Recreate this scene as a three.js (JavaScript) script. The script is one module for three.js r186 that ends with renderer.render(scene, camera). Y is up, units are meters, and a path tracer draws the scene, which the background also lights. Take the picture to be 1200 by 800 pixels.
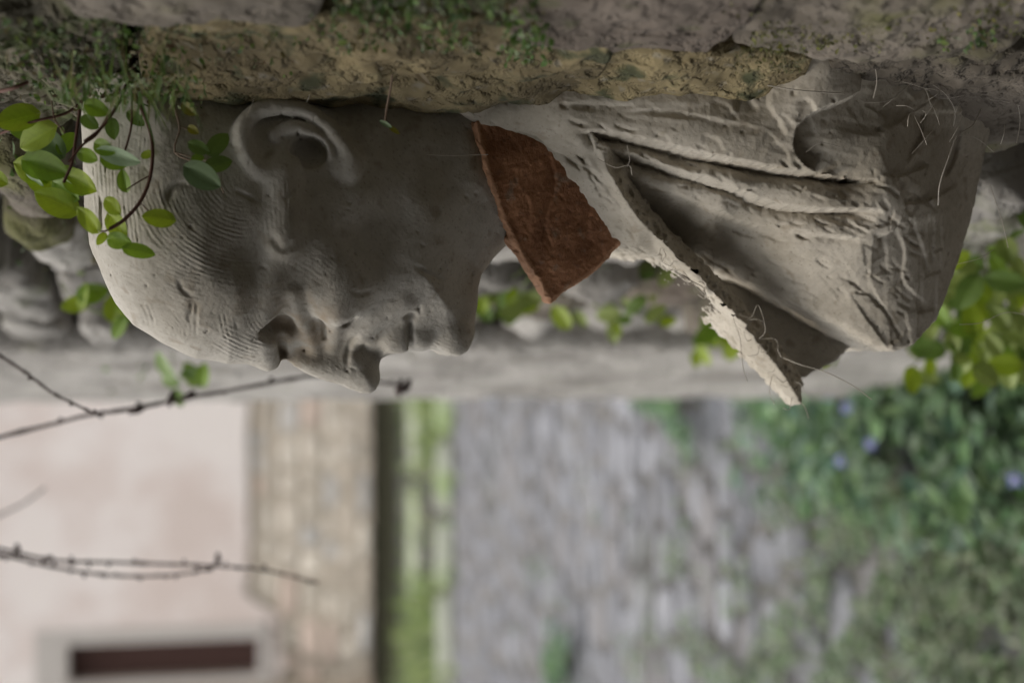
import * as THREE from 'three';
import { ImprovedNoise } from 'three/addons/math/ImprovedNoise.js';
import { mergeGeometries } from 'three/addons/utils/BufferGeometryUtils.js';

// ------------------------------------------------------------------ camera, sky, sun, exposure
// The photograph is a portrait picture lying on its side: the world's up is the picture's left.
const FPX = 1667, PITCH = 11.5 * Math.PI / 180, CAM = new THREE.Vector3(0, 1.25, 0), MID = 0.86;
const scene = new THREE.Scene();
const camera = new THREE.PerspectiveCamera(2 * Math.atan(400 / FPX) * 180 / Math.PI, 1024 / 682, 0.02, 300);
camera.up.set(1, 0, 0);
camera.position.copy(CAM);
camera.lookAt(0, CAM.y - Math.sin(PITCH), -Math.cos(PITCH));
camera.focus = 0.82; camera.userData.fStop = 3.9;
scene.add(camera);

const SKY_LEVEL = 1.6, BLOCKER_EDGE = -0.36;  // sky brightness; front edge of the unseen roof added to block sky light
{
  const w = 256, h = 128, d = new Float32Array(w * h * 4), n = new ImprovedNoise();
  for (let j = 0; j < h; j++) for (let i = 0; i < w; i++) {
    const el = ((j + 0.5) / h - 0.5) * Math.PI, az = i / w * 2 * Math.PI, k = (j * w + i) * 4;
    const s = Math.max(0, Math.sin(el));
    const cl = 1 + 0.10 * n.noise(Math.cos(az) * Math.cos(el) * 2.2, Math.sin(az) * Math.cos(el) * 2.2, s * 3);
    const v = SKY_LEVEL * (0.8 + 0.35 * s) * cl;
    d[k] = v; d[k + 1] = v; d[k + 2] = v * 1.01; d[k + 3] = 1;
  }
  const t = new THREE.DataTexture(d, w, h, THREE.RGBAFormat, THREE.FloatType);
  t.mapping = THREE.EquirectangularReflectionMapping; t.magFilter = t.minFilter = THREE.LinearFilter; t.needsUpdate = true;
  scene.background = t; scene.environment = t;
}
const sun = new THREE.DirectionalLight(0xfff1de, 0.9);
sun.position.set(-4.5, 9, -1.5); sun.castShadow = true; sun.shadow.radius = 40;
Object.assign(sun.shadow.camera, { left: -12, right: 12, top: 12, bottom: -12, near: 0.5, far: 60 });
sun.shadow.mapSize.set(2048, 2048);
scene.add(sun);
const renderer = new THREE.WebGLRenderer({ antialias: true });
renderer.toneMapping = THREE.LinearToneMapping;
renderer.toneMappingExposure = 1.36;
renderer.shadowMap.enabled = true;

// ------------------------------------------------------------------ helpers
const N = new ImprovedNoise();
function rng(seed) { let a = seed >>> 0; return () => { a = (a + 0x6D2B79F5) | 0; let t = Math.imul(a ^ (a >>> 15), 1 | a); t = (t + Math.imul(t ^ (t >>> 7), 61 | t)) ^ t; return ((t ^ (t >>> 14)) >>> 0) / 4294967296; }; }
const lerp = (a, b, t) => a + (b - a) * t, clamp = (x, a = 0, b = 1) => Math.min(b, Math.max(a, x));
const smooth = (a, b, x) => { const t = clamp((x - a) / (b - a)); return t * t * (3 - 2 * t); };
const smin = (a, b, k) => { const h = Math.max(k - Math.abs(a - b), 0) / k; return Math.min(a, b) - h * h * k * 0.25; };
const smax = (a, b, k) => -smin(-a, -b, k);
function fbm(x, y, z, oct = 4) { let s = 0, a = 0.5; for (let i = 0; i < oct; i++) { s += a * N.noise(x, y, z); x = x * 2.03 + 11.3; y = y * 2.03 + 3.7; z = z * 2.03 + 7.1; a *= 0.5; } return s; }
const mix3 = (a, b, t) => [lerp(a[0], b[0], t), lerp(a[1], b[1], t), lerp(a[2], b[2], t)];
// sight line through a point of the photograph (1200 x 800), and points of the world on it
const CF = new THREE.Vector3(0, -Math.sin(PITCH), -Math.cos(PITCH)), CR = new THREE.Vector3(0, -Math.cos(PITCH), Math.sin(PITCH)), CU = new THREE.Vector3(1, 0, 0);
const ray = (px, py) => CF.clone().addScaledVector(CR, (px - 600) / FPX).addScaledVector(CU, (400 - py) / FPX);
const onZ = (px, py, dist) => { const r = ray(px, py); return CAM.clone().addScaledVector(r, -dist / r.z); };
const onGround = (px, py, h = 0) => { const r = ray(px, py); return CAM.clone().addScaledVector(r, (h - CAM.y) / r.y); };

const usedNames = {};
function numbered(name) { const k = usedNames[name] = (usedNames[name] ?? -1) + 1; return k ? name + '_' + String(k).padStart(3, '0') : name; }
function shadows(o) { o.traverse((m) => { if (m.isMesh) { m.castShadow = true; m.receiveShadow = true; } }); return o; }
function tag(o, label, category, group) { o.userData.label = label; o.userData.category = category; if (group) o.userData.group = group; return o; }
function thing(name, label, category, pos, group) { const g = new THREE.Group(); g.name = numbered(name); if (pos) g.position.copy(pos); scene.add(g); return tag(g, label, category, group); }
function part(name, geo, mat, parent) { const m = new THREE.Mesh(geo, mat); m.name = name; m.castShadow = m.receiveShadow = true; parent.add(m); return m; }
function kind(o, k) { o.userData.kind = k; return o; }
const std = (o) => new THREE.MeshStandardMaterial(o);
const rgb = (r, g, b) => new THREE.Color().setRGB(r, g, b);

// noise textures for fine grain (bump) - tile in metres
function noiseTex(size, cells, oct, seed, srgb, f) {
  const d = new Uint8Array(size * size * 4), r = rng(seed), P = [];
  for (let o = 0; o < oct; o++) { const c = cells << o, a = new Float32Array(c * c); for (let i = 0; i < a.length; i++) a[i] = r(); P.push([c, a]); }
  for (let j = 0; j < size; j++) for (let i = 0; i < size; i++) {
    let s = 0, amp = 0.5, tot = 0;
    for (const [c, a] of P) {
      const u = i / size * c, v = j / size * c, iu = Math.floor(u), iv = Math.floor(v), fu = u - iu, fv = v - iv;
      const su = fu * fu * (3 - 2 * fu), sv = fv * fv * (3 - 2 * fv), i1 = (iu + 1) % c, j1 = (iv + 1) % c;
      s += amp * lerp(lerp(a[iv * c + iu], a[iv * c + i1], su), lerp(a[j1 * c + iu], a[j1 * c + i1], su), sv); tot += amp; amp *= 0.6;
    }
    const o = f(s / tot, i / size, j / size), k = (j * size + i) * 4;
    d[k] = clamp(o[0]) * 255; d[k + 1] = clamp(o[1]) * 255; d[k + 2] = clamp(o[2]) * 255; d[k + 3] = 255;
  }
  const t = new THREE.DataTexture(d, size, size, THREE.RGBAFormat); t.wrapS = t.wrapT = THREE.RepeatWrapping; t.magFilter = THREE.LinearFilter; t.minFilter = THREE.LinearMipmapLinearFilter; t.generateMipmaps = true;
  if (srgb) t.colorSpace = THREE.SRGBColorSpace; t.needsUpdate = true; return t;
}
const grey = (s) => [s, s, s];
const grainTex = noiseTex(512, 24, 4, 5, false, (s) => grey(clamp((s - 0.5) * 1.8 + 0.5)));
const pitTex = noiseTex(512, 16, 5, 9, false, (s) => grey(smooth(0.28, 0.62, s)));

// ------------------------------------------------------------------ 2-D fields and the clay modeller (millimetres, bust frame)
const BUST = onZ(1000, 100, MID - 0.09), QZ = 90; // z in the clay's own millimetres counts from the middle plane of the bust
const mm = (px, py, q = 0) => { const p = onZ(px, py, MID - q / 1000).sub(BUST).multiplyScalar(1000); return [p.x, p.y, q]; };
class Field {
  constructor(b, res) { [this.x0, this.x1, this.y0, this.y1] = b; this.res = res; this.w = Math.ceil((this.x1 - this.x0) / res) + 1; this.h = Math.ceil((this.y1 - this.y0) / res) + 1; this.a = new Float32Array(this.w * this.h); }
  each(fn, box) {
    let i0 = 0, i1 = this.w - 1, j0 = 0, j1 = this.h - 1;
    if (box) { i0 = Math.max(0, Math.floor((box[0] - this.x0) / this.res)); i1 = Math.min(i1, Math.ceil((box[1] - this.x0) / this.res)); j0 = Math.max(0, Math.floor((box[2] - this.y0) / this.res)); j1 = Math.min(j1, Math.ceil((box[3] - this.y0) / this.res)); }
    for (let j = j0; j <= j1; j++) for (let i = i0; i <= i1; i++) { const k = j * this.w + i; this.a[k] = fn(this.x0 + i * this.res, this.y0 + j * this.res, this.a[k]); }
    return this;
  }
  at(x, y) {
    const u = clamp((x - this.x0) / this.res, 0, this.w - 1.001), v = clamp((y - this.y0) / this.res, 0, this.h - 1.001), i = u | 0, j = v | 0, f = u - i, g = v - j, k = j * this.w + i, a = this.a;
    return (a[k] * (1 - f) + a[k + 1] * f) * (1 - g) + (a[k + this.w] * (1 - f) + a[k + this.w + 1] * f) * g;
  }
}
const poly2 = (pts) => pts.map(([x, y, q]) => { const p = mm(x, y, q || 0); return [p[0], p[1]]; });
function polyDistance(pts) {
  const n = pts.length;
  return (x, y) => {
    let d = 1e9, s = 1;
    for (let i = 0, j = n - 1; i < n; j = i++) {
      const ex = pts[j][0] - pts[i][0], ey = pts[j][1] - pts[i][1], wx = x - pts[i][0], wy = y - pts[i][1], t = clamp((wx * ex + wy * ey) / (ex * ex + ey * ey + 1e-9)), bx = wx - ex * t, by = wy - ey * t;
      d = Math.min(d, bx * bx + by * by);
      const c1 = y >= pts[i][1], c2 = y < pts[j][1], c3 = ex * wy > ey * wx;
      if ((c1 && c2 && c3) || (!c1 && !c2 && !c3)) s = -s;
    }
    return s * Math.sqrt(d);
  };
}
function curve(pts, per = 6) { // Catmull-Rom through 2-D or 3-D points
  const out = [], n = pts.length, g = (i) => pts[clamp(i, 0, n - 1)];
  for (let i = 0; i < n - 1; i++) for (let k = 0; k < per; k++) {
    const t = k / per, a = g(i - 1), b = g(i), c = g(i + 1), d = g(i + 2);
    out.push(b.map((_, m) => 0.5 * (2 * b[m] + (c[m] - a[m]) * t + (2 * a[m] - 5 * b[m] + 4 * c[m] - d[m]) * t * t + (3 * b[m] - a[m] - 3 * c[m] + d[m]) * t * t * t)));
  }
  out.push(pts[n - 1]); return out;
}
// nearest point of a polyline: [signed distance (positive to the right of its run in the photograph), share of its length]
function along(pts) {
  const L = [0]; for (let i = 1; i < pts.length; i++) L.push(L[i - 1] + Math.hypot(pts[i][0] - pts[i - 1][0], pts[i][1] - pts[i - 1][1]));
  const tot = L[L.length - 1];
  return (x, y) => {
    let best = 1e9, s = 1, at = 0;
    for (let i = 0; i < pts.length - 1; i++) {
      const ax = pts[i][0], ay = pts[i][1], tx = pts[i + 1][0] - ax, ty = pts[i + 1][1] - ay, vx = x - ax, vy = y - ay, t = clamp((vx * tx + vy * ty) / (tx * tx + ty * ty + 1e-9));
      const dx = vx - tx * t, dy = vy - ty * t, d = dx * dx + dy * dy;
      if (d < best) { best = d; s = ty * vx - tx * vy > 0 ? 1 : -1; at = L[i] + (L[i + 1] - L[i]) * t; }
    }
    return [s * Math.sqrt(best), at / tot];
  };
}
function boxOf(pts, m) { let a = 1e9, b = -1e9, c = 1e9, d = -1e9; for (const p of pts) { a = Math.min(a, p[0]); b = Math.max(b, p[0]); c = Math.min(c, p[1]); d = Math.max(d, p[1]); } return [a - m, b + m, c - m, d + m]; }
const taper = (t, e = 0.18) => smooth(0, e, t) * smooth(0, e, 1 - t);
// marks in the clay, all in photograph points [px, py, q]
function groove(F, pts, width, depth) { const c = curve(poly2(pts)), al = along(c); F.each((x, y, v) => { const [s, t] = al(x, y); return v - depth * Math.exp(-(s / width) * (s / width)) * (0.3 + 0.7 * taper(t)); }, boxOf(c, width * 3)); }
function comb(F, pts, width, period, amp, seed = 1) { // parallel finger or comb lines along a path
  const c = curve(poly2(pts)), al = along(c);
  F.each((x, y, v) => {
    const [s, t] = al(x, y), e = Math.abs(s) / (width / 2); if (e > 1) return v;
    const wob = fbm(x * 0.05, y * 0.05, seed, 2) * 1.2, ph = (s + wob) / period, id = Math.floor(ph), fr = ph - id;
    const str = (0.4 + 1.0 * Math.abs(N.noise(id * 7.31, t * 2.2, seed * 3.3))) * (0.45 + 0.8 * smooth(-0.25, 0.25, fbm(x * 0.06, y * 0.06, 33, 2)));
    return v + amp * str * (Math.pow(Math.abs(Math.sin(Math.PI * fr)), 0.6) - 0.75) * taper(t, 0.2) * (1 - smooth(0.7, 1, e));
  }, boxOf(c, width / 2));
}
function step(F, pts, drop, width, rim = 0, e0 = 0.22) { // a lip of clay: sharp drop on the right-hand side of the run, recovering over width
  const c = curve(poly2(pts)), al = along(c);
  F.each((x, y, v) => {
    const [s0, t] = al(x, y), s = s0 + 0.7 * N.noise(x * 0.22, y * 0.22, 3) + 0.55 * N.noise(x * 0.7, y * 0.7, 5), k = taper(t, e0);
    if (s > 0) return v - drop * k * Math.exp(-s / width) * smooth(0, 0.9, s);
    return v + rim * k * Math.exp(s / 3);
  }, boxOf(c, width * 4));
}
function blade(F, pts, width, depth, rim) { // a knife stroke: flat trough with a raised burr along the edges and at its end
  const c = curve(poly2(pts), 4), al = along(c);
  F.each((x, y, v) => {
    const [s, t] = al(x, y), e = Math.abs(s) + 0.5 * N.noise(x * 0.3, y * 0.3, 8); if (e > width / 2 + 4) return v;
    const inn = 1 - smooth(width / 2 - 0.9, width / 2, e), burr = Math.exp(-Math.pow((e - width / 2 - 0.5) / 0.8, 2)) * (s > 0 ? 1 : 0.4);
    return v + (-depth * inn * smooth(0, 0.5, t) + rim * burr) * smooth(0, 0.1, t) * (t > 0.97 ? 0 : 1);
  }, boxOf(c, width / 2 + 4));
}
function pits(F, n, seed, inside, r0, r1, depth) {
  const r = rng(seed), b = [F.x0, F.x1, F.y0, F.y1];
  for (let i = 0; i < n; i++) {
    const x = lerp(b[0], b[1], r()), y = lerp(b[2], b[3], r()), R = lerp(r0, r1, r() * r()), a = r() * 3.1, el = 1 + r() * 1.8, dp = depth * (0.4 + r()); if (!inside(x, y)) continue;
    const ca = Math.cos(a), sa = Math.sin(a);
    F.each((X, Y, v) => { const u = ((X - x) * ca + (Y - y) * sa) / el, w = -(X - x) * sa + (Y - y) * ca, d = Math.hypot(u, w) / R * (1 + 0.3 * N.noise(X, Y, i)); return v - dp * Math.exp(-d * d * d); }, [x - R * el * 2, x + R * el * 2, y - R * el * 2, y + R * el * 2]);
  }
}
function plate(ctrl) { // thin-plate surface through [px, py, q]
  const pts = ctrl.map(([x, y, q]) => mm(x, y, q)), n = pts.length, m = n + 3, A = [], phi = (r2) => r2 < 1e-9 ? 0 : 0.5 * r2 * Math.log(r2), S = 100;
  for (let i = 0; i < n; i++) { const row = []; for (let j = 0; j < n; j++) row.push(phi(((pts[i][0] - pts[j][0]) ** 2 + (pts[i][1] - pts[j][1]) ** 2) / S / S) + (i === j ? 0.002 : 0)); row.push(1, pts[i][0] / S, pts[i][1] / S, pts[i][2]); A.push(row); }
  for (let k = 0; k < 3; k++) { const row = []; for (let j = 0; j < n; j++) row.push(k === 0 ? 1 : pts[j][k - 1] / S); row.push(0, 0, 0, 0); A.push(row); }
  for (let c = 0; c < m; c++) {
    let p = c; for (let r = c + 1; r < m; r++) if (Math.abs(A[r][c]) > Math.abs(A[p][c])) p = r;
    [A[c], A[p]] = [A[p], A[c]];
    for (let r = 0; r < m; r++) if (r !== c) { const f = A[r][c] / A[c][c]; if (f) for (let k = c; k <= m; k++) A[r][k] -= f * A[c][k]; }
  }
  const w = A.map((r, i) => r[m] / r[i]);
  return (x, y) => { let s = w[n] + w[n + 1] * x / S + w[n + 2] * y / S; for (let i = 0; i < n; i++) s += w[i] * phi(((x - pts[i][0]) ** 2 + (y - pts[i][1]) ** 2) / S / S); return s; };
}
// surface nets over blocks of 8 cells; f in mm with slope up to LIP
function clayMesh(f, b, h, LIP, colour) {
  const nx = Math.ceil((b[1] - b[0]) / h / 8) * 8 + 1, ny = Math.ceil((b[3] - b[2]) / h / 8) * 8 + 1, nz = Math.ceil((b[5] - b[4]) / h / 8) * 8 + 1;
  const v = new Float32Array(nx * ny * nz).fill(1e3), sx = 1, sy = nx, sz = nx * ny, hd = Math.sqrt(3) * 4 * h + 2 * h, active = [];
  for (let k = 0; k < nz - 1; k += 8) for (let j = 0; j < ny - 1; j += 8) for (let i = 0; i < nx - 1; i += 8) {
    const c = f(b[0] + (i + 4) * h, b[2] + (j + 4) * h, b[4] + (k + 4) * h);
    if (Math.abs(c) > hd * LIP) continue;
    active.push([i, j, k]);
    for (let c2 = 0; c2 <= 8; c2++) for (let b2 = 0; b2 <= 8; b2++) for (let a2 = 0; a2 <= 8; a2++) { const at = (i + a2) + (j + b2) * sy + (k + c2) * sz; if (v[at] === 1e3) v[at] = f(b[0] + (i + a2) * h, b[2] + (j + b2) * h, b[4] + (k + c2) * h); }
  }
  const id = new Map(), pos = [], idx = [], off = [0, sx, sy, sx + sy, sz, sx + sz, sy + sz, sx + sy + sz], E = [[0, 1], [2, 3], [4, 5], [6, 7], [0, 2], [1, 3], [4, 6], [5, 7], [0, 4], [1, 5], [2, 6], [3, 7]];
  for (const [bi, bj, bk] of active) for (let c2 = 0; c2 < 8; c2++) for (let b2 = 0; b2 < 8; b2++) for (let a2 = 0; a2 < 8; a2++) {
    const i = bi + a2, j = bj + b2, k = bk + c2, o = i + j * sy + k * sz;
    let m = 0; for (let q = 0; q < 8; q++) if (v[o + off[q]] < 0) m |= 1 << q;
    if (m === 0 || m === 255) continue;
    let X = 0, Y = 0, Z = 0, n = 0;
    for (const [p, q] of E) { const A = v[o + off[p]], B = v[o + off[q]]; if ((A < 0) === (B < 0)) continue; const t = A / (A - B); X += (p & 1) + ((q & 1) - (p & 1)) * t; Y += ((p >> 1) & 1) + (((q >> 1) & 1) - ((p >> 1) & 1)) * t; Z += (p >> 2) + ((q >> 2) - (p >> 2)) * t; n++; }
    id.set(o, pos.length / 3); pos.push(b[0] + (i + X / n) * h, b[2] + (j + Y / n) * h, b[4] + (k + Z / n) * h);
  }
  const quad = (a, b3, c, d, flip) => { if (a === undefined || b3 === undefined || c === undefined || d === undefined) return; if (flip) idx.push(a, c, b3, a, d, c); else idx.push(a, b3, c, a, c, d); };
  for (const o of id.keys()) {
    const in0 = v[o] < 0;
    if (in0 !== (v[o + sx] < 0)) quad(id.get(o), id.get(o - sy), id.get(o - sy - sz), id.get(o - sz), in0);
    if (in0 !== (v[o + sy] < 0)) quad(id.get(o), id.get(o - sz), id.get(o - sx - sz), id.get(o - sx), in0);
    if (in0 !== (v[o + sz] < 0)) quad(id.get(o), id.get(o - sx), id.get(o - sx - sy), id.get(o - sy), in0);
  }
  const n = pos.length / 3, P = new Float32Array(n * 3), UV = new Float32Array(n * 2), C = new Float32Array(n * 3), g = new THREE.BufferGeometry();
  for (let i = 0; i < n; i++) { P[3 * i] = pos[3 * i] / 1000; P[3 * i + 1] = pos[3 * i + 1] / 1000; P[3 * i + 2] = (pos[3 * i + 2] - QZ) / 1000; UV[2 * i] = P[3 * i] * 0.85 + P[3 * i + 2] * 0.53; UV[2 * i + 1] = P[3 * i + 1] * 0.95 + P[3 * i + 2] * 0.31; }
  g.setAttribute('position', new THREE.BufferAttribute(P, 3)); g.setAttribute('uv', new THREE.BufferAttribute(UV, 2)); g.setIndex(idx); g.computeVertexNormals();
  const nn = g.attributes.normal.array; let inward = 0;
  for (let i = 0; i < n; i += 97) { const x = pos[3 * i], y = pos[3 * i + 1], z = pos[3 * i + 2]; if (f(x + nn[3 * i] * 0.5, y + nn[3 * i + 1] * 0.5, z + nn[3 * i + 2] * 0.5) < f(x, y, z)) inward++; }
  if (inward > n / 97 / 2) { for (let i = 0; i < idx.length; i += 3) { const t = idx[i + 1]; idx[i + 1] = idx[i + 2]; idx[i + 2] = t; } g.setIndex(idx); g.computeVertexNormals(); }
  for (let i = 0; i < n; i++) { const c = colour(pos[3 * i], pos[3 * i + 1], pos[3 * i + 2]); C[3 * i] = c[0]; C[3 * i + 1] = c[1]; C[3 * i + 2] = c[2]; }
  g.setAttribute('color', new THREE.BufferAttribute(C, 3));
  return g;
}
function segDist(a, b, ra, rb) { const ex = b[0] - a[0], ey = b[1] - a[1], ez = b[2] - a[2], L = ex * ex + ey * ey + ez * ez + 1e-9; return (x, y, z) => { const wx = x - a[0], wy = y - a[1], wz = z - a[2], t = clamp((wx * ex + wy * ey + wz * ez) / L); return Math.hypot(wx - ex * t, wy - ey * t, wz - ez * t) - lerp(ra, rb, t); }; }
function chain(pts, r0, r1 = r0) { const c = curve(pts.map((p) => mm(...p)), 3), s = []; for (let i = 0; i < c.length - 1; i++) s.push(segDist(c[i], c[i + 1], lerp(r0, r1, i / (c.length - 1)), lerp(r0, r1, (i + 1) / (c.length - 1)))); let m = [0, 0, 0]; for (const p of c) for (let i = 0; i < 3; i++) m[i] += p[i] / c.length; let rad = 0; for (const p of c) rad = Math.max(rad, Math.hypot(p[0] - m[0], p[1] - m[1], p[2] - m[2])); rad += Math.max(r0, r1);
  return (x, y, z) => { const far = Math.hypot(x - m[0], y - m[1], z - m[2]) - rad; if (far > 16) return far; let d = 1e9; for (const f of s) d = Math.min(d, f(x, y, z)); return d; }; }
function blob(p, rx, ry, rz) { const c = mm(...p), m = Math.min(rx, ry, rz); return (x, y, z) => { const k = Math.hypot((x - c[0]) / rx, (y - c[1]) / ry, (z - c[2]) / rz); const k2 = Math.hypot((x - c[0]) / rx / rx, (y - c[1]) / ry / ry, (z - c[2]) / rz / rz); return k < 1e-4 ? -m : k * (k - 1) / k2; }; }
const slab = (d2, z, h, R) => { const a = d2 + R, b = Math.abs(z) - h + R; return Math.min(Math.max(a, b), 0) + Math.hypot(Math.max(a, 0), Math.max(b, 0)) - R; };

//@@ENV
// ------------------------------------------------------------------ ground
const groundTex = noiseTex(1024, 10, 6, 21, true, (s, u, v) => { const c = mix3([0.40, 0.39, 0.37], [0.60, 0.585, 0.56], smooth(0.3, 0.7, s)); return c; });
groundTex.repeat.set(20, 20);
const ground = new THREE.Group(); ground.name = numbered('ground'); kind(ground, 'structure'); scene.add(ground);
{
  const g = new THREE.PlaneGeometry(120, 120, 1, 1).rotateX(-Math.PI / 2);
  part('earth', g, std({ map: groundTex, roughness: 0.97, bumpMap: pitTex, bumpScale: 0.004, color: rgb(0.46, 0.46, 0.475) }), ground).position.y = 0.013;
}
// a weathered stone block or cobble: front face +z, a little domed, edges rounded back
function stoneGeo(w, h, dep, o = {}) {
  const nx = o.nx ?? 8, ny = o.ny ?? 8, P = [], UV = [], C = [], I = [], sd = o.seed ?? 0, ox = o.ox ?? 0, oy = o.oy ?? 0, ru = o.rough ?? 0.006, fr = o.freq ?? 12, tone = o.tone;
  for (let j = 0; j <= ny; j++) for (let i = 0; i <= nx; i++) {
    let u = i / nx * 2 - 1, v = j / ny * 2 - 1; const e = Math.max(Math.abs(u), Math.abs(v)), k = e < 1e-6 ? 0 : (e < 0.8 ? e / 0.8 * 0.93 : 0.93 + 0.07 * Math.sin((e - 0.8) / 0.2 * Math.PI / 2)) / e;
    u *= k; v *= k; const rd = 1 - (o.round ?? 0.12) * (u * u * v * v);
    let x = u * w / 2 * rd, y = v * h / 2 * rd;
    const ed = e > 0.8 ? Math.pow((e - 0.8) / 0.2, 2) : 0, X = x + ox + dep * ed * 0.8, Y = y + oy + dep * ed * 0.7, wob = (o.wob ?? 0.10) * Math.min(w, h);
    x += wob * fbm(X * fr * 0.5 + sd, Y * fr * 0.5, sd * 1.7, 2) * e; y += wob * fbm(X * fr * 0.5, Y * fr * 0.5 + sd, sd * 2.3 + 5, 2) * e;
    const z = (o.dome ?? 0.01) * (1 - u * u) * (1 - v * v) - dep * ed + ru * 2 * fbm(X * fr, Y * fr, sd, 4) + ru * 0.7 * fbm(X * fr * 5, Y * fr * 5, sd, 3);
    P.push(x, y, z); UV.push(X, Y); const c = tone(X, Y, sd); C.push(c[0], c[1], c[2]);
    if (i < nx && j < ny) { const a = j * (nx + 1) + i; I.push(a, a + 1, a + nx + 2, a, a + nx + 2, a + nx + 1); }
  }
  const g = new THREE.BufferGeometry(); g.setAttribute('position', new THREE.Float32BufferAttribute(P, 3)); g.setAttribute('uv', new THREE.Float32BufferAttribute(UV, 2)); g.setAttribute('color', new THREE.Float32BufferAttribute(C, 3)); g.setIndex(I); g.computeVertexNormals(); return g;
}
const stoneMat = std({ color: 0xffffff, vertexColors: true, roughness: 0.95, bumpMap: pitTex, bumpScale: 0.0025 });
pitTex.repeat.set(7, 7);
{ // cobbles, each a stone of its own as far as they can be told apart
  const R = rng(411), list = [], tones = [[0.138, 0.14, 0.15], [0.158, 0.16, 0.172], [0.176, 0.179, 0.192], [0.158, 0.152, 0.153], [0.13, 0.132, 0.143], [0.198, 0.20, 0.214]];
  let row = 0;
  for (let z = -1.9; z > -7.6;) {
    const dz = 0.08 + 0.08 * R(); z -= dz;
    for (let x = -2.4 + 0.2 * R(); x < 0.9;) { const w = 0.09 + 0.20 * R() * R() + 0.04; x += w; list.push([x - w / 2, z + dz / 2 + 0.03 * (R() - 0.5), w - 0.004 - 0.008 * R(), dz + 0.012 - 0.016 * R(), R(), R(), row]); }
    row++;
  }
  const seen = (x, z) => { const d = new THREE.Vector3(x, 0, z).sub(CAM), t = d.dot(CF), py = 400 - d.dot(CU) / t * FPX, px = 600 + d.dot(CR) / t * FPX; return px < 1230 && py > 440 && py < 830 ? d.length() : 99; };
  list.forEach((c) => c.push(seen(c[0], c[1]))); list.sort((a, b) => a[7] - b[7]);
  const rest = [];
  list.forEach(([x, z, w, d, r1, r2], i) => {
    const t0 = tones[Math.floor(r1 * 6)], g = stoneGeo(w, d, 0.05, { nx: i < 150 ? 9 : 6, ny: i < 150 ? 9 : 6, seed: i * 1.37, ox: x, oy: z, rough: 0.006, freq: 9, dome: 0.006, wob: 0.22, round: 0.3, tone: (X, Y, s) => { const n = 1 + 0.5 * fbm(X * 7, Y * 7, 3, 3) + 0.35 * N.noise(X * 30, Y * 30, s); const m = smooth(0.1, 0.4, fbm(X * 1.6, Y * 1.6, 8, 3)); return mix3(t0.map((k) => k * n), [0.13 * n, 0.135 * n, 0.095 * n], m * 0.4); } });
    g.rotateX(-Math.PI / 2); g.rotateZ((r2 - 0.5) * 0.06); g.translate(x, 0.014 + 0.010 * r2, z);
    if (i < 300) part('cobble', g, stoneMat, ground); else rest.push(g);
  });
  kind(part('cobbles_beyond', mergeGeometries(rest), stoneMat, ground), 'stuff');
}
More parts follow.
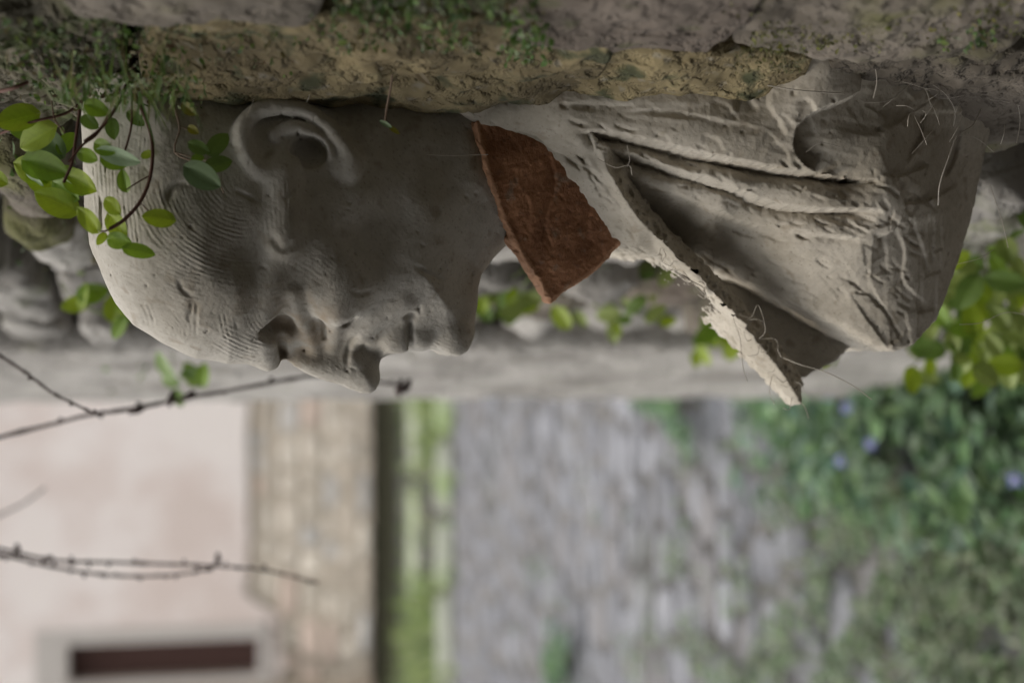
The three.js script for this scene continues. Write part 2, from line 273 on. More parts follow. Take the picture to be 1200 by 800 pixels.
// ------------------------------------------------------------------ the stone wall that carries the bust
const WK = 0.152, WL = Math.hypot(1, WK), WO = new THREE.Vector3(0.138, 0, -0.80), WN = new THREE.Vector3(-1 / WL, 0, WK / WL), WS = new THREE.Vector3(WK / WL, 0, 1 / WL);
const onWall = (px, py, off = 0) => { const r = ray(px, py), t = (WO.clone().addScaledVector(WN, off).sub(CAM).dot(WN)) / r.dot(WN), p = CAM.clone().addScaledVector(r, t); return [p.clone().sub(WO).dot(WS), p.y, p]; };
const wall = thing('stone_wall', 'old mossy rubble stone wall behind the clay bust, ending in a pale dressed pier', 'wall', WO);
wall.rotation.y = Math.atan2(-WS.z, WS.x);
const wallTone = {
  ochre: (X, Y, s) => { const a = fbm(X * 9, Y * 9, 2, 4), b = fbm(X * 38, Y * 38, 4, 4), c = fbm(X * 120, Y * 120, 6, 3); let k = mix3([0.17, 0.135, 0.07], [0.33, 0.27, 0.145], smooth(-0.3, 0.3, a + 0.5 * b)); k = mix3(k, [0.07, 0.075, 0.035], smooth(0.05, 0.3, b + 0.3 * c + 0.25 * a)); k = mix3(k, [0.30, 0.28, 0.23], smooth(0.22, 0.4, c - 0.3 * b) * 0.6); return k; },
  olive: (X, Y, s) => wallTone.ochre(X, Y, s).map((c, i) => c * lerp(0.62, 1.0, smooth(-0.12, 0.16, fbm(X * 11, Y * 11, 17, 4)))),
  moss: (X, Y, s) => { const a = fbm(X * 12, Y * 12, 3, 4), b = fbm(X * 45, Y * 45, 5, 4); let k = mix3([0.05, 0.045, 0.03], [0.13, 0.115, 0.08], smooth(-0.3, 0.3, a)); return mix3(k, [0.055, 0.075, 0.018], smooth(-0.05, 0.3, b + 0.4 * a) * 0.8); },
  brown: (X, Y, s) => { const a = fbm(X * 10, Y * 10, 1, 4), b = fbm(X * 50, Y * 50, 9, 4); let k = mix3([0.12, 0.095, 0.075], [0.24, 0.20, 0.165], smooth(-0.35, 0.3, a + 0.4 * b)); return mix3(k, [0.09, 0.10, 0.035], smooth(0.1, 0.35, b - a) * 0.6); },
  grey: (X, Y, s) => { const a = fbm(X * 8 + s, Y * 8, 1, 4), b = fbm(X * 40, Y * 40, 9, 4); let k = mix3([0.15, 0.14, 0.125], [0.34, 0.325, 0.30], smooth(-0.35, 0.3, a + 0.4 * b)); k = mix3(k, [0.09, 0.11, 0.03], smooth(0.15, 0.4, a - b * 0.5) * 0.75); return k; },
  dusk: (X, Y, s) => { const a = fbm(X * 9, Y * 9, 6, 4), b = fbm(X * 42, Y * 42, 9, 4); let k = mix3([0.085, 0.072, 0.055], [0.19, 0.165, 0.135], smooth(-0.35, 0.3, a + 0.4 * b)); return mix3(k, [0.10, 0.105, 0.02], smooth(0.02, 0.3, fbm(X * 6, Y * 6, 2, 3) + 0.3 * b) * 0.8); },
  pale: (X, Y, s) => { const a = fbm(X * 6 + s, Y * 6, 2, 4), b = fbm(X * 30, Y * 30, 9, 4); let k = mix3([0.24, 0.225, 0.205], [0.44, 0.42, 0.39], smooth(-0.4, 0.3, a + 0.4 * b)); return mix3(k, [0.16, 0.15, 0.10], smooth(0.15, 0.4, b) * 0.6); },
};
{
  const R = rng(91), core = [];
  { const g = new THREE.BoxGeometry(3.2, 2.5, 0.45, 1, 1, 1); g.translate(0.15, 0.46, -0.225 - 0.035); core.push(g); }
  part('mortar', mergeGeometries(core), std({ color: rgb(0.10, 0.09, 0.07), roughness: 1, bumpMap: pitTex, bumpScale: 0.004 }), wall);
  const used = [];
  function stone(s0, s1, y0, y1, o) {
    const w = s1 - s0, h = y1 - y0, g = stoneGeo(w, h, o.dep ?? 0.05, { ...o, ox: (s0 + s1) / 2 + 5, oy: (y0 + y1) / 2 });
    g.translate((s0 + s1) / 2, (y0 + y1) / 2, o.out ?? 0); used.push([s0, s1, y0, y1]); part('stone', g, stoneMat, wall);
  }
  // the stones next to the bust, from their outlines in the photograph: [left, right, top, bottom]
  const near = (l, r, t, b, o) => { const a = onWall(l, t), c = onWall(r, b), m = onWall(l, b), n = onWall(r, t); stone(Math.min(c[0], m[0]), Math.max(a[0], n[0]), (c[1] + n[1]) / 2, (a[1] + m[1]) / 2, { nx: 110, ny: 190, rough: 0.004, freq: 14, wob: 0.06, dome: 0.006, ...o }); };
  near(60, 392, -60, 13, { tone: wallTone.dusk, seed: 1, out: 0.004, nx: 40, ny: 90 });
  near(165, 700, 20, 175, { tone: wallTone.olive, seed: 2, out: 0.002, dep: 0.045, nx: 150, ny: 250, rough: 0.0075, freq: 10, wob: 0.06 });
  near(610, 915, 58, 175, { tone: wallTone.ochre, seed: 3, out: -0.001, nx: 110, ny: 150, rough: 0.007, freq: 10 });
  near(600, 900, -70, 48, { tone: (X, Y, s) => wallTone.brown(X, Y, s).map((c) => c * 0.72), seed: 4, out: 0.004, nx: 60, ny: 80 });
  near(-120, 158, 19, 165, { tone: wallTone.moss, seed: 5, out: -0.012, rough: 0.010, freq: 22, wob: 0.1, nx: 110, ny: 130 });
  near(394, 632, -70, 19, { tone: wallTone.moss, seed: 6, out: -0.002, rough: 0.008, freq: 20, nx: 50, ny: 90 });
  near(880, 1270, -70, 60, { tone: wallTone.dusk, seed: 7, out: 0.002, rough: 0.007, nx: 60, ny: 120 });
  near(895, 1290, 62, 190, { tone: wallTone.dusk, seed: 8, out: -0.003, rough: 0.006, freq: 18, nx: 90, ny: 130 });
  // the rest of the face in rough courses
  const top = 1.74, hit = (a, b, c, d) => used.some((u) => Math.min(u[1], b) - Math.max(u[0], a) > 0.015 && Math.min(u[3], d) - Math.max(u[2], c) > 0.015);
  let n = 0;
  for (let y = 0; y < top;) {
    const h = 0.055 + 0.075 * R(); let s = -0.84 - 0.05 * R();
    while (s < 1.5) {
      const w = (s < 0.2 ? 0.07 : 0.14) + (s < 0.2 ? 0.12 : 0.22) * R(), t = R(), dy = (R() - 0.5) * 0.02;
      if (!hit(s, s + w, y, y + h) && n < 285 && (s > -0.95)) { stone(s + 0.004, s + w - 0.006, y + dy + 0.004, y + h + dy - 0.006, { tone: t < 0.3 ? wallTone.grey : t < 0.55 ? wallTone.pale : t < 0.7 ? wallTone.brown : wallTone.dusk, seed: n * 1.7 + 20, out: -0.014 + 0.026 * R(), rough: 0.013, freq: 13, wob: 0.24, round: 0.2, nx: 14, ny: 12, dome: 0.012 }); n++; }
      s += w;
    }
    y += h;
  }
  // the pier at the end: big dressed blocks
  let y = -0.02, k = 0; while (y < 1.7) { const h = 1.76; const g = stoneGeo(0.56, h - 0.002, 0.03, { tone: wallTone.pale, seed: 300 + k, ox: -1.1, oy: y + 3, rough: 0.006, freq: 9, wob: 0.004, round: 0.005, nx: 60, ny: 170, dome: 0.003 }); g.translate(-1.135, y + h / 2, 0.018); part('pier_block', g, stoneMat, wall); y += h; k++; }
  { const g = new THREE.BoxGeometry(0.5, 1.74, 0.5); g.translate(-1.14, 0.87, -0.25); part('pier_core', g, std({ color: rgb(0.3, 0.28, 0.25), roughness: 1, bumpMap: pitTex, bumpScale: 0.004 }), wall); }
}
// ------------------------------------------------------------------ the house across the yard
const HZ = 10, hy = (px) => onZ(px, 500, HZ).y, hx = (py) => onZ(300, py, HZ).x;
const house = thing('plaster_house', 'pale plastered house with a bare stone base and a dark shuttered window', 'house', new THREE.Vector3(-1.5, 0, -HZ));
{
  const R = rng(613), lx = (x) => x + 1.5, yb = hy(436), yt = hy(288), wx1 = lx(hx(745)), wx0 = lx(hx(791)), wy1 = hy(79), wy0 = hy(304);
  const plasterTex = noiseTex(1024, 6, 6, 33, true, (s, u, v) => mix3([0.865, 0.80, 0.765], [0.935, 0.895, 0.87], smooth(0.3, 0.68, s)));
  const plaster = std({ map: plasterTex, roughness: 0.95, bumpMap: pitTex, bumpScale: 0.01 }); plasterTex.repeat.set(0.33, 0.33);
  const sh = new THREE.Shape(); sh.moveTo(-4.5, 6.2); sh.lineTo(-4.5, yt);
  for (let i = 0; i <= 110; i++) { const x = -4.5 + i * 9 / 110; sh.lineTo(x, yt + 0.10 * fbm(x * 1.3, 2, 5, 3) + 0.03 * N.noise(x * 9, 1, 1) - 0.24 * smooth(wx0 - 0.7, wx0 - 0.2, x) * (1 - smooth(wx1 + 0.12, wx1 + 0.3, x))); }
  sh.lineTo(4.5, 6.2);
  const hole = new THREE.Path(); hole.moveTo(wx0, wy0); hole.lineTo(wx1, wy0); hole.lineTo(wx1, wy1); hole.lineTo(wx0, wy1); hole.closePath(); sh.holes.push(hole);
  part('wall', new THREE.ExtrudeGeometry(sh, { depth: 0.045, bevelEnabled: true, bevelThickness: 0.008, bevelSize: 0.008, bevelSegments: 2 }), plaster, house).position.z = -0.02;
  const bm = [], bx = (x0, x1, y0, y1, z0, z1) => { const g = new THREE.BoxGeometry(x1 - x0, y1 - y0, z1 - z0); g.translate((x0 + x1) / 2, (y0 + y1) / 2, (z0 + z1) / 2); return g; };
  bm.push(bx(-4.5, wx0, yb, 6.2, -0.45, -0.028), bx(wx1, 4.5, yb, 6.2, -0.45, -0.028), bx(wx0, wx1, yb, wy0, -0.45, -0.028), bx(wx0, wx1, wy1, 6.2, -0.45, -0.028));
  part('wall_core', mergeGeometries(bm), std({ color: rgb(0.42, 0.36, 0.29), roughness: 1, bumpMap: pitTex, bumpScale: 0.01 }), house);
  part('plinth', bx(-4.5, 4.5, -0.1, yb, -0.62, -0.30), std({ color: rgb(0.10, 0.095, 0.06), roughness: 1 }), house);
  const tones = [[0.52, 0.46, 0.385], [0.47, 0.405, 0.33], [0.45, 0.425, 0.395], [0.57, 0.51, 0.43], [0.49, 0.39, 0.325], [0.42, 0.37, 0.305]];
  for (let y = yb + 0.004; y < yt + 0.05;) {
    const h = 0.06 + 0.13 * R();
    for (let x = -3.4 - 0.2 * R(); x < 2.6;) { const w = 0.10 + 0.34 * R() * R() + 0.04, t0 = tones[Math.floor(R() * 6)]; const g = stoneGeo(w - 0.01, h - 0.008 + 0.02 * R(), 0.04, { nx: 6, ny: 6, seed: x * 3 + y, ox: x, oy: y, rough: 0.008, freq: 6, dome: 0.008, wob: 0.3, round: 0.3, tone: (X, Y, s) => t0.map((k) => k * (1 + 0.6 * fbm(X * 5, Y * 5, s, 3))) }); g.translate(x + w / 2, y + h / 2, -0.012 - 0.012 * R()); if (!(y + h > wy0 - 0.08 && x < wx1 + 0.1 && x + w > wx0 - 0.06)) part('stone', g, stoneMat, house); x += w; }
    y += h;
  }
  // window: cut-stone surround, frame, louvred shutter
  const fr = std({ color: rgb(0.62, 0.57, 0.52), roughness: 0.9, bumpMap: pitTex, bumpScale: 0.006 }), dk = std({ color: rgb(0.105, 0.055, 0.045), roughness: 0.7 });
  const w = new THREE.Group(); w.name = 'window'; house.add(w);
  part('jamb', bx(wx1 + 0.001, wx1 + 0.095, wy0, wy1, -0.3, 0.05), fr, w); part('jamb', bx(wx0 - 0.05, wx0 - 0.001, wy0, wy1, -0.3, 0.05), fr, w);
  part('lintel', bx(wx0 - 0.05, wx1 + 0.095, wy1 + 0.001, wy1 + 0.21, -0.3, 0.053), fr, w); part('sill', bx(wx0 - 0.05, wx1 + 0.095, wy0 - 0.07, wy0 - 0.001, -0.3, 0.075), fr, w);
  part('shutter', bx(wx0 + 0.002, wx1 - 0.002, wy0 + 0.002, wy1 - 0.002, -0.22, -0.19), dk, w);
  for (let y = wy0 + 0.05; y < wy1 - 0.04; y += 0.058) { const g = bx(wx0 + 0.02, wx1 - 0.02, -0.006, 0.006, -0.024, 0.024); g.rotateX(0.6); g.translate(0, y, -0.165); part('slat', g, dk, w); }
  // corner stones beyond the window, roof out of the frame above
  part('corner_stone', bx(wx0 - 0.40, wx0 - 0.052, 0.22, 6.2, -0.3, 0.06), std({ color: rgb(0.42, 0.34, 0.26), roughness: 1, bumpMap: pitTex, bumpScale: 0.01 }), house);
  { const g = bx(-4.9, 4.9, 0, 0.18, 0, 4.6); g.rotateX(0.42); g.translate(0, 6.1, -3.6); part('roof', g, std({ color: rgb(0.25, 0.10, 0.06), roughness: 0.9 }), house); }
}
// ------------------------------------------------------------------ added unseen roof and walls: they keep the sky off this side of the bust
{
  const sky_blocker = thing('added_sky_blocker', 'added unseen dark roof and walls that block sky light from the bust', 'sky_blocker', new THREE.Vector3(-0.8, 0, 0.9));
  const blockerMat = std({ color: rgb(0.075, 0.06, 0.045), roughness: 0.9 }), st = std({ color: rgb(0.115, 0.11, 0.10), roughness: 1, bumpMap: pitTex, bumpScale: 0.01 });
  const bx = (x0, x1, y0, y1, z0, z1) => { const g = new THREE.BoxGeometry(x1 - x0, y1 - y0, z1 - z0); g.translate((x0 + x1) / 2, (y0 + y1) / 2, (z0 + z1) / 2); return g; };
  part('roof', bx(-2.4, 2.2, 2.42, 2.50, BLOCKER_EDGE - 0.9, 2.4), blockerMat, sky_blocker);
  for (let k = 0; k < 8; k++) part('blocker_beam', bx(-2.2 + k * 0.58, -2.1 + k * 0.58, 2.30, 2.419, BLOCKER_EDGE - 0.85, 2.2), blockerMat, sky_blocker);
  part('blocker_back_wall', bx(-2.4, 2.2, -0.02, 2.418, 1.3, 1.7), st, sky_blocker);
  part('blocker_side_wall', bx(-2.4, -2.0, -0.02, 2.299, -1.1, 1.298), st, sky_blocker);
}
//@@BUST
const bust = thing('clay_bust', 'unfired grey clay bust of a man in profile fixed to the mossy stone wall', 'sculpture', BUST);
const clayMat = std({ color: 0xffffff, vertexColors: true, roughness: 0.93, bumpMap: grainTex, bumpScale: 0.00028 });
grainTex.repeat.set(14, 14);
function clayTone(x, y, z) {
  const a = fbm(x * 0.012 + 3, y * 0.012, z * 0.012, 4), b = fbm(x * 0.09, y * 0.09, z * 0.09, 3), c = N.noise(x * 0.5, y * 0.5, z * 0.5);
  let col = mix3([0.335, 0.31, 0.262], [0.445, 0.42, 0.372], smooth(-0.25, 0.3, a + 0.4 * b));
  col = mix3(col, [0.21, 0.175, 0.125], smooth(0.12, 0.42, b - 0.2 * a) * 0.55);
  col = mix3(col, [0.16, 0.135, 0.10], smooth(0.42, 0.6, N.noise(x * 0.75 + 9, y * 0.75, z * 0.75)) * 0.5); const g = 1 + 0.07 * c; return [col[0] * g, col[1] * g, col[2] * g];
}
const dryTone = (x, y, z) => { const c = clayTone(x, y, z); return [c[0] * 1.17, c[1] * 1.14, c[2] * 1.09]; }; // the drapery is drier and paler
{ // ---- head
  const faceP = [[100, 60], [96, 150], [97, 200], [101, 262], [105, 287], [112, 306], [121, 328], [135, 354], [156, 381], [192, 404], [230, 420], [267, 427], [296, 425], [322, 414], [345, 411], [400, 407], [440, 405], [480, 402], [520, 402], [543, 392], [551, 372], [556, 337], [562, 322], [575, 305], [587, 292], [606, 278], [640, 262], [700, 250], [700, 60]];
  const fullP = [[100, 60], [96, 150], [97, 200], [101, 262], [105, 287], [112, 306], [120, 321], [127, 337], [135, 354], [156, 381], [192, 404], [230, 420], [267, 427], [300, 432], [314, 434], [324, 430], [329, 421], [336, 421], [345, 430], [362, 440], [381, 446], [400, 451], [412, 457], [423, 461], [432, 462], [440, 458], [445, 449], [446, 441], [444, 428], [445, 420], [455, 415], [466, 414], [475, 413], [478, 408], [480, 407], [483, 410], [492, 412], [500, 409], [507, 408], [514, 411], [520, 415], [530, 417], [540, 412], [548, 400], [551, 390], [551, 377], [554, 352], [556, 337], [562, 322], [575, 305], [587, 292], [606, 278], [640, 262], [700, 250], [700, 60]];
  const noseP = [[318, 400], [330, 419], [336, 421], [345, 430], [362, 440], [381, 446], [400, 451], [412, 457], [423, 461], [432, 462], [440, 458], [445, 449], [446, 441], [444, 428], [444, 418], [442, 395], [420, 380], [380, 375], [330, 385]];
  const lipsP = [[442, 380], [444, 419], [455, 415], [466, 414], [475, 413], [478, 408], [480, 407], [483, 410], [492, 412], [500, 409], [507, 408], [514, 411], [520, 415], [530, 417], [540, 412], [548, 400], [551, 390], [551, 377], [554, 352], [548, 335], [500, 330]];
  const bb = boxOf(poly2([[86, 20], [700, 480]]), 0), mk = (p) => new Field(bb, 0.8).each(polyDistance(poly2(p)));
  const dFace = mk(faceP), dFull = mk(fullP), dNose = mk(noseP), dLips = mk(lipsP), det = new Field(bb, 0.6);
  // forms: first the bare mass of the head, then features laid on its surface
  const yAt = (px) => mm(px, 250, 0)[1], key = [[96, 70], [190, 73], [270, 72], [340, 69], [400, 67], [460, 60], [520, 54], [570, 50], [640, 50]].map(([p, h]) => [yAt(p), h]);
  const halfAt = (y) => { for (let i = 0; i < key.length - 1; i++) if (y > key[i + 1][0]) return lerp(key[i][1], key[i + 1][1], smooth(key[i][0], key[i + 1][0], y)); return 50; };
  const noseKey = [[318, 8], [345, 9], [380, 12], [405, 14], [425, 16], [446, 16]].map(([p, h]) => [yAt(p), h]);
  const noseAt = (y) => { if (y > noseKey[0][0]) return 8; for (let i = 0; i < noseKey.length - 1; i++) if (y > noseKey[i + 1][0]) return lerp(noseKey[i][1], noseKey[i + 1][1], (y - noseKey[i][0]) / (noseKey[i + 1][0] - noseKey[i][0])); return 16; };
  const yF0 = yAt(250), yF1 = yAt(350), yN0 = yAt(520), yN1 = yAt(580);
  const mass0 = (x, y, z) => {
    const hA = halfAt(y), R = hA - 6, a = Math.max(dFace.at(x, y) + R, 0), b = Math.max(Math.abs(z) - 6, 0), p = 1.9 - 0.36 * smooth(yF0, yF1, y) + 0.3 * smooth(yN0, yN1, y);
    let d = (b === 0 ? a : a === 0 ? b : a * a + b * b > (R + 40) * (R + 40) * 1.5 ? Math.hypot(a, b) : Math.pow(Math.pow(a, p) + Math.pow(b, p), 1 / p)) - R;
    if (d > 48) return d;
    d = smin(d, slab(dLips.at(x, y), z, 27, 18), 11);
    const hn = noseAt(y); return smin(d, slab(dNose.at(x, y), z, hn, hn - 1.5), 6);
  };
  const surfQ = (px, py) => { for (let q = 92; q > 0; q -= 0.5) { const p = mm(px, py, q); if (mass0(p[0], p[1], q) < 0) return q; } return 0; };
  const on = (pts, off) => pts.map(([x, y, o]) => [x, y, surfQ(x, y) + (o ?? off)]), one = (x, y, o) => [x, y, surfQ(x, y) + o];
  const brow = chain(on([[317, 424], [311, 410], [307, 385], [311, 350], [322, 312]], -5.5), 8, 6), socket = blob(one(337, 384, 2.2), 7.5, 17, 9.5), browEdge = chain(on([[331, 414], [330, 395], [331, 366]], -0.3), 3.2, 1.6);
  const lidU = chain(on([[343, 340], [350, 362], [359, 383], [369, 408]], -3.5), 6, 4), lidD = chain(on([[368, 336], [384, 356], [393, 380], [390, 404]], -3), 5, 3.4), eyeSlit = chain(on([[357, 350], [368, 360], [378, 374], [381, 396]], -0.2), 0.5, 1.5), inner = blob(one(352, 404, 2.5), 5, 5, 5);
  const temple = chain(on([[331, 205], [335, 250], [333, 286]], -4), 10, 9), cheek = blob(one(398, 335, -7), 22, 15, 12), hollow = blob(one(455, 290, 10), 24, 26, 15), templeDip = blob(one(300, 300, 13), 16, 22, 16);
  const ala = chain(on([[413, 420], [411, 406], [417, 396], [429, 392], [438, 399]], -3), 5.2, 4.4), naso = chain(on([[424, 384], [446, 368], [470, 352]], -4.5), 6.5, 5);
  const lowLip = blob(one(492, 393, -4), 8, 8, 7), upLip = blob(one(467, 397, -4.5), 9, 9, 7), chin = blob(one(531, 395, -7), 12, 11, 10), mouthEnd = blob(one(481, 371, 0), 3, 3.5, 3);
  const E = (pts, off) => pts.map(([x, y]) => [x, y, 69 + off]);
  const helix = chain([[312, 202, 68], [301, 198, 69], [290, 184, 70], [284, 160, 72], [289, 141, 73], [306, 128, 74], [340, 125, 75], [372, 137, 74], [397, 160, 72], [411, 184, 70], [413, 200, 67]], 5.2, 4.6), pinna = blob([350, 165, 64], 22, 31, 7), anti = chain([[322, 158, 70], [342, 149, 72], [366, 157, 72], [382, 178, 70]], 4.2), concha = blob([362, 178, 71], 8.5, 10.5, 13), tragus = blob([343, 194, 68], 6, 5, 5), scapha = chain([[301, 165, 76], [316, 143, 77.5], [348, 139, 77.5], [378, 157, 76], [392, 178, 74]], 2.6), lobe = blob([408, 192, 66], 9, 9, 6);
  // marks
  const R = rng(77);
  for (let k = 0; k < 7; k++) { // fan of comb lines sweeping round the temple
    const c = [288, 205], r = 32 + k * 15, p = []; for (let a = 0; a <= 8; a++) { const t = (192 - a * 13.5 - k * 2) * Math.PI / 180; p.push([c[0] + r * Math.cos(t) * 1.05, c[1] + r * Math.sin(t), surfQ(c[0] + r * Math.cos(t) * 1.05, c[1] + r * Math.sin(t))]); }
    comb(det, p, 9.5, 2.5, 1.5, k + 1);
  }
  const strokes = [[[112, 160, 45], [116, 220, 40], [122, 300, 20]], [[130, 150, 55], [134, 220, 48], [142, 300, 30]], [[150, 150, 60], [150, 220, 55], [160, 310, 38]], [[172, 150, 64], [168, 200, 62], [176, 250, 55]],
    [[316, 205, 70], [318, 240, 68], [322, 300, 55]], [[338, 200, 70], [341, 250, 66], [338, 292, 58]], [[205, 118, 66], [208, 160, 68], [212, 200, 66]], [[230, 125, 68], [232, 165, 70], [236, 210, 68]],
    [[185, 330, 45], [215, 345, 45], [245, 350, 42]], [[175, 300, 50], [210, 320, 52], [250, 328, 50]], [[200, 370, 30], [212, 385, 22], [214, 402, 10]], [[222, 350, 38], [225, 370, 32], [222, 400, 20]], [[262, 360, 40], [266, 385, 30], [272, 405, 15]],
    [[248, 395, 26], [280, 412, 20], [312, 420, 12]], [[255, 385, 32], [290, 402, 26], [318, 410, 16]], [[290, 355, 45], [300, 380, 40], [318, 398, 28]], [[165, 355, 30], [172, 370, 22], [176, 385, 14]],
    [[335, 425, 3], [360, 430, 8], [385, 440, 6]], [[350, 415, 8], [380, 425, 10], [400, 436, 8]], [[405, 448, 4], [420, 445, 10], [430, 430, 14]], [[412, 456, 2], [428, 452, 8], [438, 440, 10]], [[508, 395, 20], [526, 404, 15], [540, 405, 8]], [[505, 380, 26], [525, 390, 22], [542, 395, 15]],
    [[370, 235, 66], [420, 250, 62], [470, 270, 50]], [[440, 180, 58], [480, 220, 54], [520, 250, 46]], [[400, 290, 60], [440, 300, 56], [490, 300, 46]], [[330, 300, 58], [350, 310, 58], [380, 330, 56]], [[350, 290, 60], [370, 300, 60], [395, 320, 58]]];
  for (let k = 0; k < 16; k++) { const x0 = 400 + 150 * R(), y0 = 140 + 150 * R(), a = 0.5 + 0.5 * R() - (y0 > 240 ? 0.5 : 0), L = 40 + 50 * R(); if (x0 + L < 575) strokes.push([[x0, y0], [x0 + L * 0.5 * Math.cos(a), y0 + L * 0.5 * Math.sin(a) + 3], [x0 + L * Math.cos(a), y0 + L * Math.sin(a)]]); }
  strokes.forEach((p, k) => comb(det, on(p.map(([x, y]) => [x, y]), 0), 9 + 4 * R(), 1.7 + 1.1 * R(), k > 22 ? 0.5 : k < 4 ? 1.7 : 1.2, 20 + k));
  for (const [p, w, d] of [[[[398, 382, 36], [408, 378, 36], [418, 368, 38]], 1.3, 1.7], [[[413, 343, 46], [422, 345, 46], [433, 341, 46]], 1.2, 1.3], [[[488, 311, 40], [500, 320, 38], [518, 328, 34]], 1.5, 1.6], [[[479, 410, 0], [480, 395, 20], [481, 372, 28]], 1.7, 3.4], [[[402, 330, 50], [400, 318, 52], [412, 300, 55]], 1.2, 0.3],
    [[[406, 430, 13], [408, 408, 20], [414, 396, 24], [424, 392, 24]], 1.6, 1.7], [[[197, 236, 62], [200, 222, 64], [210, 216, 66], [222, 216, 66]], 1.6, 2.2], [[[275, 224, 66], [288, 229, 66], [300, 236, 66]], 1.0, 1.4], [[[345, 220, 68], [340, 228, 68], [332, 236, 66]], 1.1, 1.2], [[[210, 330, 50], [214, 340, 48], [224, 346, 48]], 1.3, 1.5], [[[226, 352, 42], [222, 368, 36], [222, 380, 30]], 1.0, 1.2], [[[232, 352, 42], [229, 370, 36], [229, 382, 30]], 1.0, 1.0],
    [[[118, 230, 40], [118, 250, 38], [119, 270, 34]], 0.9, 2.2], [[[143, 192, 55], [147, 205, 54], [146, 225, 52]], 0.9, 1.8], [[[318, 276, 60], [330, 292, 58], [344, 285, 60]], 2.2, 1.6]]) groove(det, on(p.map(([x, y]) => [x, y]), 0), w, d);
  pits(det, 300, 5, (x, y) => dFull.at(x, y) < -2, 0.3, 0.8, 1.3);
  pits(det, 16, 6, (x, y) => dFull.at(x, y) < -2, 0.8, 1.7, 1.4);
  det.each((x, y, v) => v + 1.0 * fbm(x * 0.04, y * 0.04, 2, 2) * 2 + 0.26 * fbm(x * 0.16, y * 0.16, 5, 2) + 0.05 * N.noise(x * 0.9, y * 0.9, 1));
  const cut = along(poly2([[548, 60, 0], [556, 142, 50], [577, 210, 45], [600, 285, 0], [640, 400, 0]])); // where the neck ends under the terracotta
  const f = (x, y, z) => {
    let d = mass0(x, y, z); if (d > 40) return d;
    if (d < -24) return d;
    const m = Math.abs(z), rough = z < -30; if (rough) { d = smin(d, brow(x, y, m), 8); d = smax(d, -socket(x, y, m), 6); d = smax(d, dFull.at(x, y) - 0.2, 1.5); const [c] = cut(x, y); return c < 14 ? Math.max(d, -c - 9) : d; }
    d = smax(d, -hollow(x, y, m), 14); d = smax(d, -templeDip(x, y, m), 14); d = smin(d, brow(x, y, m), 8); d = smin(d, cheek(x, y, m), 14); d = smin(d, temple(x, y, m), 7);
    d = smax(d, -socket(x, y, m), 6); d = smax(d, -browEdge(x, y, m), 3); 
    d = smin(d, lidU(x, y, m), 4); d = smin(d, lidD(x, y, m), 5); d = smax(d, -eyeSlit(x, y, m), 2);
    d = smin(d, ala(x, y, m), 4); d = smin(d, upLip(x, y, m), 6); d = smin(d, lowLip(x, y, m), 4); d = smin(d, chin(x, y, m), 8); d = smin(d, naso(x, y, m), 8); d = smax(d, -mouthEnd(x, y, m), 3);
    d = smin(d, pinna(x, y, m), 4); d = smin(d, lobe(x, y, m), 4); d = smin(d, helix(x, y, m), 3); d = smax(d, -scapha(x, y, m), 2); d = smin(d, anti(x, y, m), 3); d = smax(d, -concha(x, y, m), 3); d = smin(d, tragus(x, y, m), 3);
    d = smax(d, dFull.at(x, y) - 0.2, 1.5);
    d -= det.at(x, y) * smooth(-30, 5, z);
    const [c] = cut(x, y); if (c < 14) d = Math.max(d, -c - 9); return d;
  };
  const b = boxOf(poly2([[88, 100], [625, 470]]), 2);
  const mmPx = (x, y) => { const w = new THREE.Vector3(x, y, -QZ).multiplyScalar(0.001).add(BUST).sub(CAM), t = w.dot(CF); return [600 + w.dot(CR) / t * FPX, 400 - w.dot(CU) / t * FPX]; };
  const g = clayMesh((x, y, z) => Math.max(f(x, y, z), x - b[1] + 3), [b[0], b[1], b[2], b[3], -84, 90], 0.9, 2.2, (x, y, z) => {
    const c = clayTone(x, y, z), px = mmPx(x, y);
    const st = smooth(60, 15, Math.hypot(px[0] - 350, px[1] - 385)) * smooth(-0.3, 0.25, fbm(x * 0.08, y * 0.08, z * 0.08, 3)); // brown slip left in the eye
    return mix3(c, [0.24, 0.18, 0.115], st * 0.75);
  });
  part('head', g, clayMat, bust);
}

